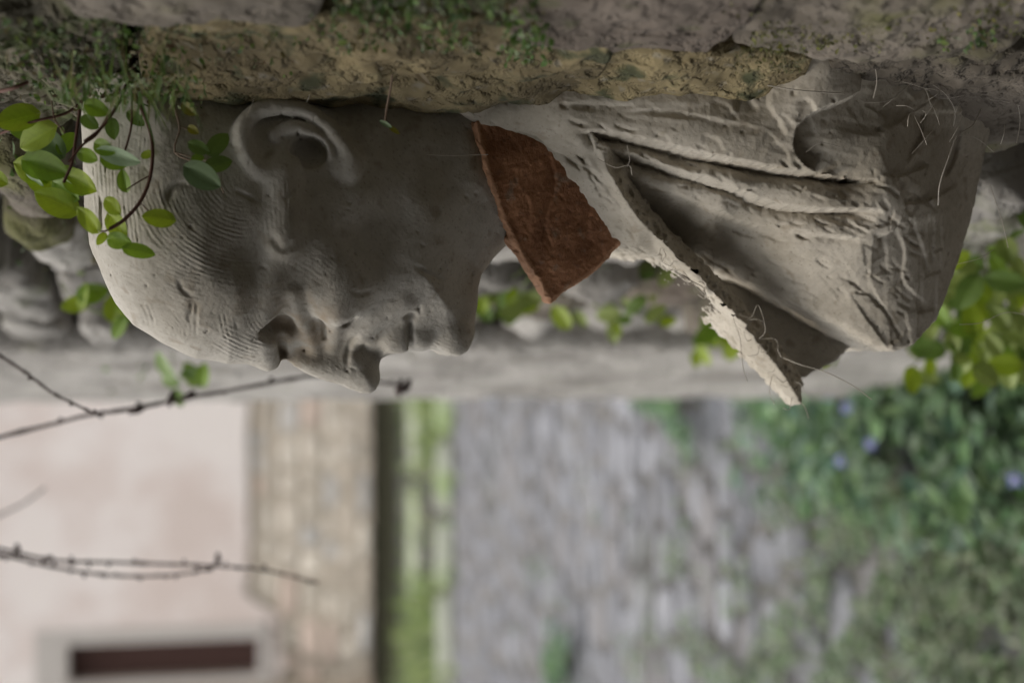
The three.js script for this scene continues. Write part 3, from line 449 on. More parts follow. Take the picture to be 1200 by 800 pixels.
{ // ---- draped shoulders, flaring collar, the hollow under it and the terracotta shard at the neck
  const bb = boxOf(poly2([[500, 20, 0], [1190, 490, 0], [500, 20, 130], [1190, 490, 130]]), 2), mk = (p) => new Field(bb, 0.8).each(polyDistance(poly2(p)));
  const R = rng(31);
  const mantleP = [[503, 126, 55], [530, 116, 58], [560, 110, 62], [600, 106, 66], [700, 100, 80], [800, 92, 92], [900, 84, 108], [925, 66, 122], [955, 56, 135], [1010, 55, 135], [1060, 70, 120], [1100, 92, 105], [1160, 106, 85], [1174, 150, 62], [1160, 200, 50], [1148, 250, 42], [1122, 310, 32], [1097, 375, 28], [1068, 404, 26], [1045, 412, 25], [1022, 404, 24], [1003, 395, 22], [940, 362, 10], [875, 332, 2], [800, 312, -10], [752, 290, -8], [715, 262, 10], [680, 225, 26], [640, 186, 42], [602, 160, 52], [558, 141, 60], [530, 128, 57]];
  const mQ = plate([[505, 125, 56], [560, 112, 62], [560, 140, 61], [600, 108, 68], [600, 130, 68], [640, 150, 68], [664, 162, 68], [690, 173, 69], [620, 172, 47], [660, 198, 42], [700, 230, 30], [735, 258, 18], [700, 102, 84], [700, 145, 78], [800, 95, 97], [800, 150, 94], [900, 86, 112], [900, 150, 108], [950, 60, 132], [1005, 60, 130], [960, 120, 122], [1000, 150, 112], [1050, 90, 116], [1110, 98, 100], [1160, 110, 72], [1170, 150, 48], [1100, 160, 84], [1040, 215, 98], [1145, 250, 34], [1100, 250, 68], [1120, 310, 36], [1060, 300, 66], [1096, 372, 33], [1060, 380, 42], [1045, 408, 33], [1003, 390, 32], [1000, 320, 54], [950, 345, 30], [940, 280, 62], [960, 230, 90], [880, 325, 8], [870, 282, 34], [870, 215, 86], [790, 195, 76], [714, 180, 68], [738, 202, 62], [770, 216, 63], [800, 228, 63], [850, 244, 64], [762, 236, 40], [772, 258, 24], [800, 247, 42], [800, 272, 24], [850, 264, 40], [850, 302, 16], [800, 298, 8], [920, 310, 34]]);
  const mS = new Field(bb, 0.6).each(mQ);
  const flow = [[[672, 152, 74], [715, 153, 80], [760, 162, 86], [830, 178, 96], [900, 192, 102], [960, 200, 104], [1040, 212, 98]], [[705, 172, 68], [745, 180, 72], [800, 197, 80], [870, 218, 86], [950, 242, 86], [1035, 246, 84]], [[718, 192, 64], [755, 212, 60], [800, 229, 58], [850, 247, 60], [930, 268, 66], [1010, 282, 62]]];
  step(mS, [[1012, 282, 60], [1048, 268, 74], [1060, 240, 84], [1050, 214, 96]], 7, 16, 0.8); step(mS, flow[0], 24, 7, 0.35, 0.12); step(mS, flow[1], 19, 7, 0.5, 0.12); step(mS, flow[2], 8, 10, 0.4, 0.12);
  step(mS, [[845, 255, 55], [880, 262, 56], [930, 276, 58]], 4, 5, 0.6); step(mS, [[715, 130, 84], [780, 128, 92], [840, 140, 98], [900, 152, 102]], 2.2, 6, 0.4); step(mS, [[640, 122, 76], [700, 120, 84], [760, 122, 92]], 1.4, 5, 0.3);
  step(mS, [[1060, 62, 122], [1000, 85, 124], [1010, 112, 118], [980, 125, 118], [936, 160, 112], [955, 195, 106], [1000, 206, 102], [1046, 216, 98]].reverse(), 0.01, 5);
  step(mS, [[952, 62, 130], [1000, 78, 124], [1004, 108, 118], [950, 135, 114], [928, 158, 110], [945, 190, 106], [985, 205, 103], [1048, 214, 98]].reverse().map((p) => p).reverse(), 0.01, 5);
  for (const p of [[[1045, 216, 96], [985, 206, 101], [948, 192, 104], [930, 164, 108], [946, 136, 112], [1002, 110, 116], [1006, 80, 122], [1020, 56, 126]]]) step(mS, p, 11, 26, 0.3);
  for (const p of [[[905, 92, 108], [900, 120, 108], [912, 140, 108], [925, 165, 108]], [[925, 120, 112], [940, 118, 112], [950, 130, 112], [962, 160, 110]], [[862, 110, 104], [880, 116, 104], [890, 132, 104]]]) step(mS, p, 2.4, 12, 0.1);
  for (const p of [[[1060, 410, 30], [1030, 360, 42], [1002, 335, 50], [990, 318, 52]], [[1045, 245, 84], [1060, 290, 64], [1062, 330, 54], [1092, 360, 36]], [[1075, 250, 80], [1082, 290, 60], [1090, 320, 46]], [[1100, 250, 70], [1098, 280, 60], [1092, 312, 46]], [[1046, 240, 84], [1040, 262, 76], [1020, 268, 76], [1000, 262, 78]]]) step(mS, p, 2.0, 16, 0);
  for (const p of [[[1090, 115, 100], [1085, 160, 92], [1060, 195, 92]], [[1100, 190, 84], [1060, 206, 92], [1030, 206, 98]], [[1140, 130, 84], [1130, 180, 72], [1110, 215, 72]], [[1060, 130, 106], [1110, 128, 96], [1150, 128, 84]], [[1130, 215, 60], [1090, 235, 78], [1050, 240, 84]]]) step(mS, p, 3.2, 18, 0);
  for (let k = 0; k < 9; k++) { const x0 = 760 + 200 * R(), y0 = 108 + 60 * R() + (x0 - 760) * 0.1, L = 16 + 22 * R(); step(mS, [[x0, y0 - 3, 96], [x0 + L * 0.6, y0 + 2 + 4 * R(), 98], [x0 + L, y0 + L * 0.7, 98]], 0.7 + 0.9 * R(), 9, 0); }
  for (let k = 0; k < 24; k++) { // long pulled strokes down the drapery
    const x0 = 620 + 330 * R(), t = R(), y0 = lerp(112, 215, t * t) + (x0 - 620) * 0.10, L = 40 + 70 * R(), sl = 0.10 + 0.25 * t;
    blade(mS, [[x0, y0, 85], [x0 + L * 0.5, y0 + L * 0.5 * sl + 2 * R(), 88], [x0 + L, y0 + L * sl, 90]], 4 + 5 * R(), 0.25 + 0.4 * R(), 0.12);
  }
  for (let k = 0; k < 26; k++) { // knife strokes on the near shoulder and the underside
    const x0 = 960 + 170 * R(), y0 = 90 + 270 * R(), a = (y0 < 220 ? 0.4 + 2.4 * R() : 1.2 + 0.7 * R() - (x0 < 1030 ? 0.5 : 0)), L = 28 + 45 * R();
    blade(mS, [[x0, y0, 80], [x0 + L * Math.cos(a) * 0.5 + 3 * R(), y0 + L * Math.sin(a) * 0.5, 78], [x0 + L * Math.cos(a), y0 + L * Math.sin(a), 75]], 10 + 10 * R(), 0.4 + 0.8 * R(), 0.12);
  }
  blade(mS, [[1000, 325, 50], [1025, 365, 42], [1050, 402, 32]], 12, 1.4, 0.4);
  for (const p of [[[720, 165, 78], [716, 172, 76]], [[675, 180, 60], [690, 195, 56]]]) groove(mS, p, 1, 1.5);
  for (let k = 0; k < 190; k++) { const x0 = 610 + 480 * R(), y0 = 108 + 150 * R() + (x0 - 610) * 0.22, L = 5 + 22 * R(), a = 0.2 + 0.5 * R(); groove(mS, [[x0, y0, 80], [x0 + L * 0.5, y0 + L * 0.5 * a + R() * 2, 80], [x0 + L, y0 + L * a, 80]], 0.5 + 0.45 * R(), 0.7 + 1.6 * R()); }
  comb(mS, [[1045, 230, 84], [1056, 280, 66], [1070, 320, 54]], 16, 2.2, 0.3, 3); comb(mS, [[1075, 235, 78], [1085, 280, 62], [1095, 330, 44]], 16, 2.4, 0.25, 4); comb(mS, [[1010, 335, 48], [1030, 365, 42], [1050, 395, 32]], 7, 1.1, 0.6, 5);
  const dM = mk(mantleP);
  pits(mS, 420, 15, (x, y) => dM.at(x, y) < -1, 0.4, 1.2, 1.5);
  mS.each((x, y, v) => v + 1.1 * fbm(x * 0.05, y * 0.05, 12, 3) + 0.45 * fbm(x * 0.22, y * 0.22, 15, 3) + 0.5 * Math.abs(fbm(x * 0.05 + y * 0.11, y * 0.3, 25, 3)) + 0.05 * N.noise(x * 1.1, y * 1.1, 1));
  const edgeN = (x, y, z, a) => a * fbm(x * 0.16, y * 0.16, z * 0.16, 3);
  const sheet = (d2, S, T, k, ea) => (x, y, z) => { const q = S.at(x, y), e = d2.at(x, y) + edgeN(x, y, z, ea); return smax(smax(e, (z - q) * 0.75, k), (q - T - z) * 0.75, k); };
  const box = (p, z0, z1) => { const b = boxOf(poly2(p), 3); return [b[0], b[1], b[2], b[3], z0, z1]; };
  const mantle = (x, y, z) => { const q = mS.at(x, y), e = dM.at(x, y) + edgeN(x, y, z, 2.2); return smax(smax(e, (z - q) * 0.75, 3), (-48 - z), 3); };
  part('mantle', clayMesh(mantle, box(mantleP, -52, 146), 0.95, 3.2, dryTone), clayMat, bust);
  // collar: a thick sheet from the back of the neck to the point in front, torn along its lower edge
  const collarP = [[548, 124, 60], [562, 146, 58], [590, 152, 57], [618, 162, 54], [650, 188, 48], [690, 240, 36], [726, 285, 22], [770, 301, 14], [800, 326, 8], [830, 352, 5], [860, 396, 2], [900, 441, 0], [922, 461, 0], [935, 476, 0], [941, 471, 0], [945, 450, -2], [931, 412, 0], [902, 371, 4], [869, 331, 8], [833, 292, 14], [799, 255, 22], [768, 220, 34], [742, 196, 46], [712, 176, 58], [680, 150, 64], [620, 124, 66]];
  const inner = [[700, 176, 68], [716, 205, 66], [733, 236, 60], [757, 266, 50], [792, 302, 40], [831, 340, 32], [876, 388, 22], [911, 430, 11], [935, 466, 3]];
  const cQ = plate([[550, 125, 62], [565, 145, 60], [618, 163, 56], [650, 189, 50], [690, 241, 38], [726, 286, 24], [770, 302, 14], [800, 326, 8], [830, 352, 5], [860, 395, 2], [900, 440, 0], [934, 474, -2], [620, 130, 62], [660, 150, 63], [690, 172, 63], [702, 182, 64], ...inner.slice(1), [690, 205, 58], [745, 284, 36]]);
  const cS = new Field(bb, 0.6).each(cQ), dC = mk(collarP);
  { // beyond its crest the sheet breaks off: the torn face falls away steeply
    const c3 = curve(inner.map((p) => mm(...p))), al = along(c3), len = [0]; for (let i = 1; i < c3.length; i++) len.push(len[i - 1] + Math.hypot(c3[i][0] - c3[i - 1][0], c3[i][1] - c3[i - 1][1]));
    const qAt = (t) => { const L = t * len[len.length - 1]; let i = 0; while (i < len.length - 2 && len[i + 1] < L) i++; return lerp(c3[i][2], c3[i + 1][2], clamp((L - len[i]) / (len[i + 1] - len[i] + 1e-6))); };
    cS.each((x, y, v) => { const [s, t] = al(x, y), e = -s; return e > 0 ? lerp(v, qAt(t), smooth(0, 1.5, e)) - 0.85 * Math.min(e, 18) * smooth(0, 0.05, t) + smooth(0, 2.5, e) * smooth(0.04, 0.14, t) * (6 * fbm(x * 0.12, y * 0.12, 4, 3) + 5 * Math.max(0, fbm(x * 0.3, y * 0.3, 14, 3)) + 2.4 * fbm(x * 0.6, y * 0.6, 9, 2)) : v; });
  }
  { const al = along(curve(poly2(inner))); cS.each((x, y, v) => { const [s, t] = al(x, y); const e = -s; if (e <= -3 || Math.abs(s) > 22) return v; const k = smooth(-1, 3, e); return v + k * (5.5 * fbm(x * 0.13, y * 0.13, 4, 3) + 2.6 * fbm(x * 0.5, y * 0.5, 9, 2)) + 0.5 * Math.exp(-s * s / 2); }); }
  step(cS, [[700, 190, 62], [722, 235, 52], [742, 268, 42]], 1.2, 4, 0.4);
  for (let k = 0; k < 30; k++) { const t = R(), x0 = lerp(640, 740, t) + 14 * R(), y0 = lerp(150, 275, t) + 8 * R() - 4, L = 5 + 13 * R(); groove(cS, [[x0, y0, 55], [x0 + L * 0.3 + 1, y0 + L * 0.5, 52], [x0 + L * 0.55, y0 + L * 0.95, 50]], 0.6, 1.0 + R()); }
  groove(cS, [[664, 182, 56], [672, 190, 55], [679, 194, 54]], 1.0, 2.2); groove(cS, [[682, 194, 56], [688, 200, 54], [692, 209, 53]], 0.9, 2.2); groove(cS, [[705, 208, 60], [716, 225, 56], [727, 242, 52]], 0.8, 1.4);
  pits(cS, 90, 25, (x, y) => dC.at(x, y) < -1, 0.4, 1.0, 1.4);
  cS.each((x, y, v) => v + 0.8 * fbm(x * 0.06, y * 0.06, 22, 3) + 0.35 * fbm(x * 0.3, y * 0.3, 25, 3));
  const dIn = new Field(bb, 0.8).each((() => { const al = along(curve(poly2(inner), 3)); return (x, y) => al(x, y)[0]; })());
  const yTip = mm(880, 390, 10)[1], yWide = mm(820, 330, 20)[1];
  const collar = (x, y, z) => { const q = cS.at(x, y), e = Math.max(dC.at(x, y), -dIn.at(x, y) - 14) + edgeN(x, y, z, 3.4), T = 17 + 60 * smooth(-1.5, 2, dIn.at(x, y)) * smooth(yTip, yWide, y); return smax(smax(e, (z - q) * 0.7, 1.4), Math.max(q - T, -50) * 0.7 - z * 0.7, 2.2); };
  part('collar', clayMesh(collar, box(collarP, -54, 92), 0.85, 2.2, dryTone), clayMat, bust);
  // the far side of the collar, seen inside the hollow
  const liningP = [[700, 170, 10], [745, 230, 0], [800, 300, -12], [860, 362, -14], [915, 420, -14], [943, 443, -14], [962, 434, -14], [984, 421, -14], [996, 408, -12], [1012, 394, -10], [980, 340, -6], [900, 270, 0], [820, 200, 6], [740, 160, 12]];
  const lQ = plate([[700, 170, 14], [745, 230, 0], [800, 300, -10], [860, 362, -13], [943, 443, -15], [985, 420, -14], [1012, 394, -10], [900, 350, -22], [850, 290, -18], [900, 270, -4], [740, 165, 12], [940, 390, -22]]);
  const lS = new Field(bb, 0.8).each((x, y) => lQ(x, y) + 1.6 * fbm(x * 0.06, y * 0.06, 32, 3) + 0.7 * fbm(x * 0.3, y * 0.3, 35, 3)), dLi = mk(liningP);
  part('collar_lining', clayMesh(sheet(dLi, lS, 9, 2, 2.4), box(liningP, -48, 30), 1.1, 1.9, clayTone), clayMat, bust);
  // broken terracotta shard
  const tileMat = std({ color: 0xffffff, vertexColors: true, roughness: 0.9, bumpMap: grainTex, bumpScale: 0.0006 });
  const tileP = [[556, 140, 64], [563, 168, 62], [572, 206, 57], [584, 247, 46], [600, 285, 34], [622, 319, 27], [646, 355, 20], [652, 352, 20], [664, 341, 20], [686, 327, 20], [706, 311, 20], [728, 284, 20], [726, 262, 22], [706, 225, 32], [676, 185, 44], [630, 135, 58]];
  const tileQ = plate([[556, 140, 60], [572, 206, 56], [600, 285, 38], [648, 356, 18], [700, 300, 22], [660, 220, 46], [620, 160, 56], [700, 200, 44], [740, 260, 28], [640, 290, 36]]);
  const tS = new Field(bb, 0.7).each((x, y) => tileQ(x, y) + 3.0 * fbm(x * 0.045, y * 0.045, 42, 2) + 0.8 * Math.abs(fbm(x * 0.15, y * 0.15, 44, 2)) * 2 + 0.45 * fbm(x * 0.35, y * 0.35, 45, 3) + 0.15 * N.noise(x * 1.2, y * 1.2, 7)), dT = mk(tileP);
  pits(tS, 70, 35, (x, y) => dT.at(x, y) < -1, 0.5, 1.6, 0.9);
  { const al = along(curve(poly2([[556, 140, 62], [572, 206, 57], [600, 285, 34], [646, 355, 20]]))); tS.each((x, y, v) => { const [s] = al(x, y), e = Math.abs(s); return v + 0.9 * Math.exp(-Math.pow((e - 1.5) / 1.3, 2)); }); }
  step(tS, [[640, 170, 50], [652, 215, 46], [640, 262, 38], [652, 300, 30]], 1.6, 6, 0.2); step(tS, [[700, 225, 34], [688, 262, 30], [700, 292, 24]], 1.3, 5, 0.2); step(tS, [[600, 210, 52], [622, 240, 46], [618, 285, 34]], 1.0, 5, 0.2);
  for (let k = 0; k < 34; k++) { const x0 = 585 + 110 * R(), y0 = 160 + 150 * R(), a = R() * 6.3, L = 5 + 14 * R(); groove(tS, [[x0, y0, 45], [x0 + L * 0.5 * Math.cos(a) + 2, y0 + L * 0.5 * Math.sin(a), 45], [x0 + L * Math.cos(a), y0 + L * Math.sin(a), 45]], 0.5, 0.6); }
  const lowP = [[588, 279, 24], [596, 280, 24], [625, 315, 18], [650, 350, 14], [646, 356, 14], [640, 351, 14], [612, 312, 18]], dLow = mk(lowP);
  const tile = (x, y, z) => { const q = tS.at(x, y), a = smax(smax(dT.at(x, y) + edgeN(x, y, z, 3.2), (z - q) * 0.85, 1.6), (q - 9 - z) * 0.85, 1.6); const b = smax(smax(dLow.at(x, y) + edgeN(x, y, z, 2.5), (z - q + 5) * 0.85, 1.5), (q - 17 - z) * 0.85, 1.5); return smin(a, b, 1); };
  part('terracotta_shard', clayMesh(tile, box(tileP, -6, 72), 0.8, 1.9, (x, y, z) => {
    const a = fbm(x * 0.05, y * 0.05, z * 0.05, 4), c = N.noise(x * 0.6, y * 0.6, z * 0.6), q = tS.at(x, y); let k = mix3([0.215, 0.093, 0.042], [0.33, 0.155, 0.075], smooth(-0.3, 0.3, a));
    if (dT.at(x, y) > -2.6 + 1.2 * c) k = mix3(k, [0.42, 0.23, 0.13], 0.75);
    k = mix3(k, [0.30, 0.25, 0.19], smooth(0.16, 0.42, fbm(x * 0.10, y * 0.10, 9, 4)) * 0.6); k = mix3(k, [0.12, 0.06, 0.035], smooth(0.15, 0.4, fbm(x * 0.2, y * 0.2, 19, 3)) * 0.5); return k.map((v) => v * (1 + 0.1 * c));
  }), tileMat, bust);
}
//@@FIB
{ // loose fibres standing out of the clay
  const R = rng(66), m = std({ color: rgb(0.5, 0.46, 0.40), roughness: 0.9 });
  const F = (pts, r = 0.00022) => part('fibre', tube(pts.map(([x, y, q]) => onZ(x, y, MID - q / 1000).sub(BUST)), r, 26, 5), m, bust);
  F([[859, 372, 18], [867, 395, 20], [871, 430, 22], [876, 447, 24]]); F([[862, 366, 22], [880, 372, 26], [888, 357, 30], [897, 388, 26], [890, 397, 22]]); F([[868, 376, 20], [885, 374, 28], [897, 377, 28]]); F([[890, 397, 16], [910, 398, 22], [912, 410, 22], [916, 418, 18]]);
  F([[916, 418, 12], [935, 426, 26], [965, 435, 34], [1000, 452, 38], [1022, 468, 38]], 0.00028); F([[790, 318, 30], [812, 330, 30], [825, 338, 28], [826, 350, 26], [818, 345, 24]], 0.0003); F([[801, 318, 30], [815, 335, 30], [826, 347, 26]]); F([[938, 470, 0], [944, 478, 4], [948, 490, 4]]); F([[905, 440, 4], [902, 460, 6], [908, 474, 6]]); F([[928, 466, 0], [925, 480, 4], [918, 478, 4]]);
  F([[1100, 240, 80], [1102, 215, 92], [1112, 185, 98], [1122, 160, 100], [1140, 147, 96], [1150, 128, 92]], 0.00045); F([[1122, 158, 98], [1145, 162, 88], [1165, 178, 76]], 0.0002); F([[866, 95, 112], [900, 100, 120], [930, 105, 126], [990, 110, 126]], 0.00035); F([[1012, 120, 122], [1040, 118, 120], [1060, 105, 120], [1075, 90, 120]], 0.00025); F([[1025, 72, 132], [1028, 95, 130], [1024, 115, 126]], 0.0003); F([[1080, 90, 118], [1110, 112, 110], [1120, 132, 104], [1118, 148, 100]], 0.00022); F([[1064, 148, 112], [1066, 135, 114], [1075, 126, 112]], 0.0003);
  F([[1160, 215, 70], [1175, 260, 70], [1182, 290, 70]], 0.0002); F([[1120, 310, 60], [1150, 302, 66], [1165, 292, 66]], 0.00018); F([[1192, 168, 90], [1196, 140, 92], [1192, 116, 96]], 0.0003); F([[1125, 380, 60], [1150, 378, 60], [1180, 366, 64], [1215, 372, 64]], 0.00018); F([[700, 186, 66], [722, 196, 72], [738, 194, 74], [741, 205, 72]], 0.00028); F([[800, 275, 16], [822, 286, 20], [835, 295, 20], [836, 320, 14]], 0.0002); F([[735, 170, 80], [738, 188, 76], [735, 195, 74]], 0.0002); F([[500, 181, 62], [520, 182, 62], [572, 181, 60]], 0.00018); F([[359, 120, 82], [362, 113, 84], [363, 106, 84]], 0.0002); F([[298, 113, 80], [295, 122, 84], [288, 138, 82]], 0.0002); F([[945, 178, 112], [960, 168, 114], [985, 172, 112]], 0.0002);
  for (let k = 0; k < 22; k++) { const x = 1050 + 140 * R(), y = 85 + 70 * R(), L = 14 + 30 * R(), a = R() * 6.3, q = 128 - (x - 1000) * 0.2; F([[x, y, q], [x + L * 0.5 * Math.cos(a) + 4 * R(), y + L * 0.5 * Math.sin(a), q + 4], [x + L * Math.cos(a), y + L * Math.sin(a) + 5 * R(), q]], 0.00014 + 0.0001 * R()); }
  for (let k = 0; k < 26; k++) { const t = R(), x = lerp(770, 936, t), y = lerp(285, 455, t) + 8 * (R() - 0.5), a = R() * 6.3, L = 5 + 13 * R(), q = lerp(34, 6, t); F([[x, y, q], [x + L * 0.5 * Math.cos(a), y + L * 0.5 * Math.sin(a) + 3 * R(), q + 4], [x + L * Math.cos(a + 0.6), y + L * Math.sin(a + 0.6), q + 2]], 0.00014 + 0.0001 * R()); }
}
//@@VEG
// ------------------------------------------------------------------ plants
function leafGeo(L, W, fold = 0.25, curl = 0.15, nl = 9, nw = 6, wav = 0) {
  const P = [], I = [], UV = [];
  for (let i = 0; i <= nl; i++) for (let j = 0; j <= nw; j++) {
    const t = i / nl, v = j / nw * 2 - 1, w = W / 2 * 2.05 * Math.pow(Math.max(t, 1e-4), 0.52) * Math.pow(1 - t, 0.78) * (1 + 0.2 * t);
    const back = -0.12 * L * Math.pow(Math.abs(v), 1.5) * (1 - t) * (1 - t);
    P.push(t * L + back, v * w, fold * Math.abs(v) * w - curl * L * t * t + wav * W * Math.sin(t * 9 + v * 2) * Math.abs(v) - 0.03 * W * Math.exp(-v * v * 40)); UV.push(t, (v + 1) / 2);
    if (i < nl && j < nw) { const a = i * (nw + 1) + j; I.push(a, a + nw + 1, a + 1, a + 1, a + nw + 1, a + nw + 2); }
  }
  const g = new THREE.BufferGeometry(); g.setAttribute('position', new THREE.Float32BufferAttribute(P, 3)); g.setAttribute('uv', new THREE.Float32BufferAttribute(UV, 2)); g.setIndex(I); g.computeVertexNormals(); return g;
}
const veinTex = (() => { // side veins and small blotches of a leaf
  const n = 128, d = new Uint8Array(n * n * 4);
  for (let j = 0; j < n; j++) for (let i = 0; i < n; i++) { const t = i / n, v = Math.abs(j / n * 2 - 1), s = Math.abs(((t - v * 0.28) * 6.5) % 1 - 0.5) * 2, k = 1 - 0.16 * smooth(0.85, 1, s) - 0.2 * Math.exp(-v * v * 600) * -1 + 0.16 * fbm(t * 7, j / n * 7, 3, 3), o = (j * n + i) * 4; d[o] = clamp(0.86 * k) * 255; d[o + 1] = clamp(0.88 * k) * 255; d[o + 2] = clamp(0.8 * k) * 255; d[o + 3] = 255; }
  const t = new THREE.DataTexture(d, n, n, THREE.RGBAFormat); t.magFilter = THREE.LinearFilter; t.needsUpdate = true; return t;
})();
const leafMat = (r, g, b, tr = 0.45) => new THREE.MeshPhysicalMaterial({ color: rgb(r, g, b), map: veinTex, roughness: 0.6, transmission: tr, thickness: 0, side: THREE.DoubleSide });
const LM = { lime: leafMat(0.43, 0.57, 0.03, 0.5), fresh: leafMat(0.27, 0.44, 0.035, 0.48), mid: leafMat(0.19, 0.31, 0.06, 0.4), dark: leafMat(0.13, 0.21, 0.085, 0.25), pale: leafMat(0.24, 0.34, 0.20, 0.3), soft: leafMat(0.36, 0.45, 0.12, 0.45), yellow: leafMat(0.36, 0.33, 0.03, 0.45) };
const stemRed = std({ color: rgb(0.10, 0.042, 0.028), roughness: 0.8 }), stemGreen = std({ color: rgb(0.12, 0.16, 0.05), roughness: 0.9 }), stemPale = std({ color: rgb(0.22, 0.16, 0.12), roughness: 0.9 }), bark = std({ color: rgb(0.075, 0.055, 0.05), roughness: 0.95 });
const at3 = (px, py, d) => onZ(px, py, d);
function tube(pts, r, seg = 24, rad = 6) { return new THREE.TubeGeometry(new THREE.CatmullRomCurve3(pts), seg, r, rad, false); }
function leafAt(parent, root, p, ang, L, W, mat, R, name = 'leaf', lean = null) {
  const dir = CR.clone().multiplyScalar(Math.cos(ang)).addScaledVector(CU, -Math.sin(ang)).addScaledVector(CF, lean ? lean[0] : (R() - 0.5) * 0.7).normalize();
  let nrm = CF.clone().negate().addScaledVector(CR, lean ? lean[1] : -0.35 + (R() - 0.5) * 1.0).addScaledVector(CU, lean ? lean[2] : (R() - 0.5) * 0.9);
  nrm.addScaledVector(dir, -nrm.dot(dir)).normalize(); const side = nrm.clone().cross(dir);
  const g = leafGeo(L, W, 0.10 + 0.3 * R(), -0.1 + 0.35 * R(), 9, 6, 0.03 * R());
  const m = part(name, g, mat, parent); m.matrixAutoUpdate = true; m.quaternion.setFromRotationMatrix(new THREE.Matrix4().makeBasis(dir, side, nrm)); m.position.copy(p).sub(root); return m;
}
{ // creeper over the crown of the head: leaves as [base x, base y, tip x, tip y, tone] in the photograph
  const R = rng(1201), root = onZ(130, 106, 0.79), v = thing('creeper', 'trailing creeper with lime green heart shaped leaves over the crown of the clay head', 'vine', root);
  const T = { l: LM.lime, f: LM.fresh, m: LM.mid, d: LM.dark, p: LM.pale, y: LM.yellow };
  const leaves = [[42, 133, -6, 148, 'l'], [44, 158, 2, 128, 'f'], [62, 150, 12, 172, 'l'], [72, 182, 42, 148, 'd'], [58, 205, 8, 188, 'l'], [30, 188, 92, 208, 'f'], [64, 222, 26, 194, 'l'], [28, 194, 50, 222, 'p'], [88, 247, 38, 224, 'l'], [70, 200, 102, 228, 'f'], [78, 206, 116, 226, 'l'], [64, 214, 96, 236, 'f'], [114, 270, 90, 240, 'l'], [148, 223, 142, 196, 'f'],
    [92, 178, 118, 190, 'f'], [112, 168, 140, 183, 'f'], [118, 176, 174, 190, 'p'], [120, 182, 150, 196, 'f'], [202, 258, 163, 253, 'l'], [124, 234, 146, 254, 'l'], [128, 252, 152, 284, 'l'], [127, 280, 161, 286, 'f'], [146, 291, 187, 300, 'f'], [123, 274, 113, 287, 'l'], [166, 183, 184, 178, 'l'], [219, 196, 264, 222, 'd'], [246, 180, 266, 150, 'm'], [214, 122, 231, 136, 'y'], [221, 149, 235, 158, 'y'], [222, 168, 248, 180, 'm'], [225, 186, 242, 184, 'f'], [242, 196, 278, 184, 'm'], [130, 140, 136, 168, 'm'], [150, 132, 172, 150, 'm'], [96, 138, 118, 152, 'm'], [70, 178, 86, 148, 'f'], [100, 122, 130, 134, 'f'], [6, 214, -22, 196, 'l']];
  for (const [bx, by, tx, ty, t] of leaves) {
    const left = bx < 90, d = (left ? 0.80 : bx > 205 ? 0.765 : 0.775) + 0.02 * R(), p = at3(bx, by, d), L = Math.hypot(tx - bx, ty - by) / FPX * d * (0.8 + 0.16 * R()), tilt = t === 'p' || (tx === 187) ? 1.1 : 0.25;
    leafAt(v, root, p, Math.atan2(ty - by, tx - bx), L, L * (tilt > 1 ? 0.55 : 0.66 + 0.14 * R()), T[t], R, 'leaf', [(R() - 0.5) * 0.6, -tilt * 0.8 + (R() - 0.5) * 0.4, (R() - 0.5) * tilt * 1.6]);
  }
  const S = (pts, r, mat, d = 0.78) => part('stem', tube(pts.map(([x, y, k]) => at3(x, y, d + (k || 0)).sub(root)), r, 30), mat, v);
  S([[150, 96, 0.02], [163, 122], [177, 160], [176, 205], [164, 236], [143, 259], [128, 268]], 0.0010, stemRed); S([[176, 205], [160, 214], [148, 222]], 0.0004, stemRed); S([[130, 268], [120, 271], [114, 269]], 0.0005, stemRed); S([[165, 238], [175, 248], [200, 256]], 0.0003, stemRed);
  S([[148, 98, 0.02], [138, 122], [118, 150], [98, 166]], 0.0009, stemRed); S([[128, 132], [112, 158], [96, 170], [80, 190]], 0.0007, stemRed); S([[93, 128], [88, 165], [84, 190], [74, 214]], 0.0009, stemRed, 0.79); S([[0, 156, 0.02], [40, 142], [78, 132], [96, 118]], 0.0008, stemRed, 0.80); S([[154, 110, 0.01], [153, 150], [145, 180]], 0.0006, stemRed);
  S([[199, 108, 0.01], [206, 132], [210, 150], [205, 178], [236, 192]], 0.0005, stemPale, 0.775); S([[210, 148], [222, 152]], 0.0004, stemPale, 0.775); S([[203, 178], [225, 184], [245, 190], [262, 226]], 0.0004, stemPale, 0.773); S([[-10, 108, 0.03], [15, 103], [33, 96]], 0.0011, stemRed, 0.77); S([[60, 118], [64, 140], [76, 156]], 0.0004, stemRed, 0.79);
}
{ // a thread of a shoot hanging off the stone beside the ear
  const R = rng(5), root = onZ(460, 68, 0.745), g = thing('hanging_sprout', 'thin pale sprout with two tiny buds hanging from the ochre stone by the ear', 'sprout', root);
  part('stem', tube([[461, 66, 0.745], [458, 100, 0.752], [453, 128, 0.757], [451, 146, 0.758]].map((a) => at3(...a).sub(root)), 0.0006, 20), stemPale, g);
  leafAt(g, root, at3(446, 142, 0.757), 0.5, 0.007, 0.003, LM.pale, R, 'bud'); leafAt(g, root, at3(456, 148, 0.757), 0.6, 0.007, 0.003, LM.yellow, R, 'bud');
  leafAt(g, root, at3(487, 82, 0.742), 0.9, 0.011, 0.005, leafMat(0.13, 0.09, 0.03, 0.3), R, 'dry_leaf');
}
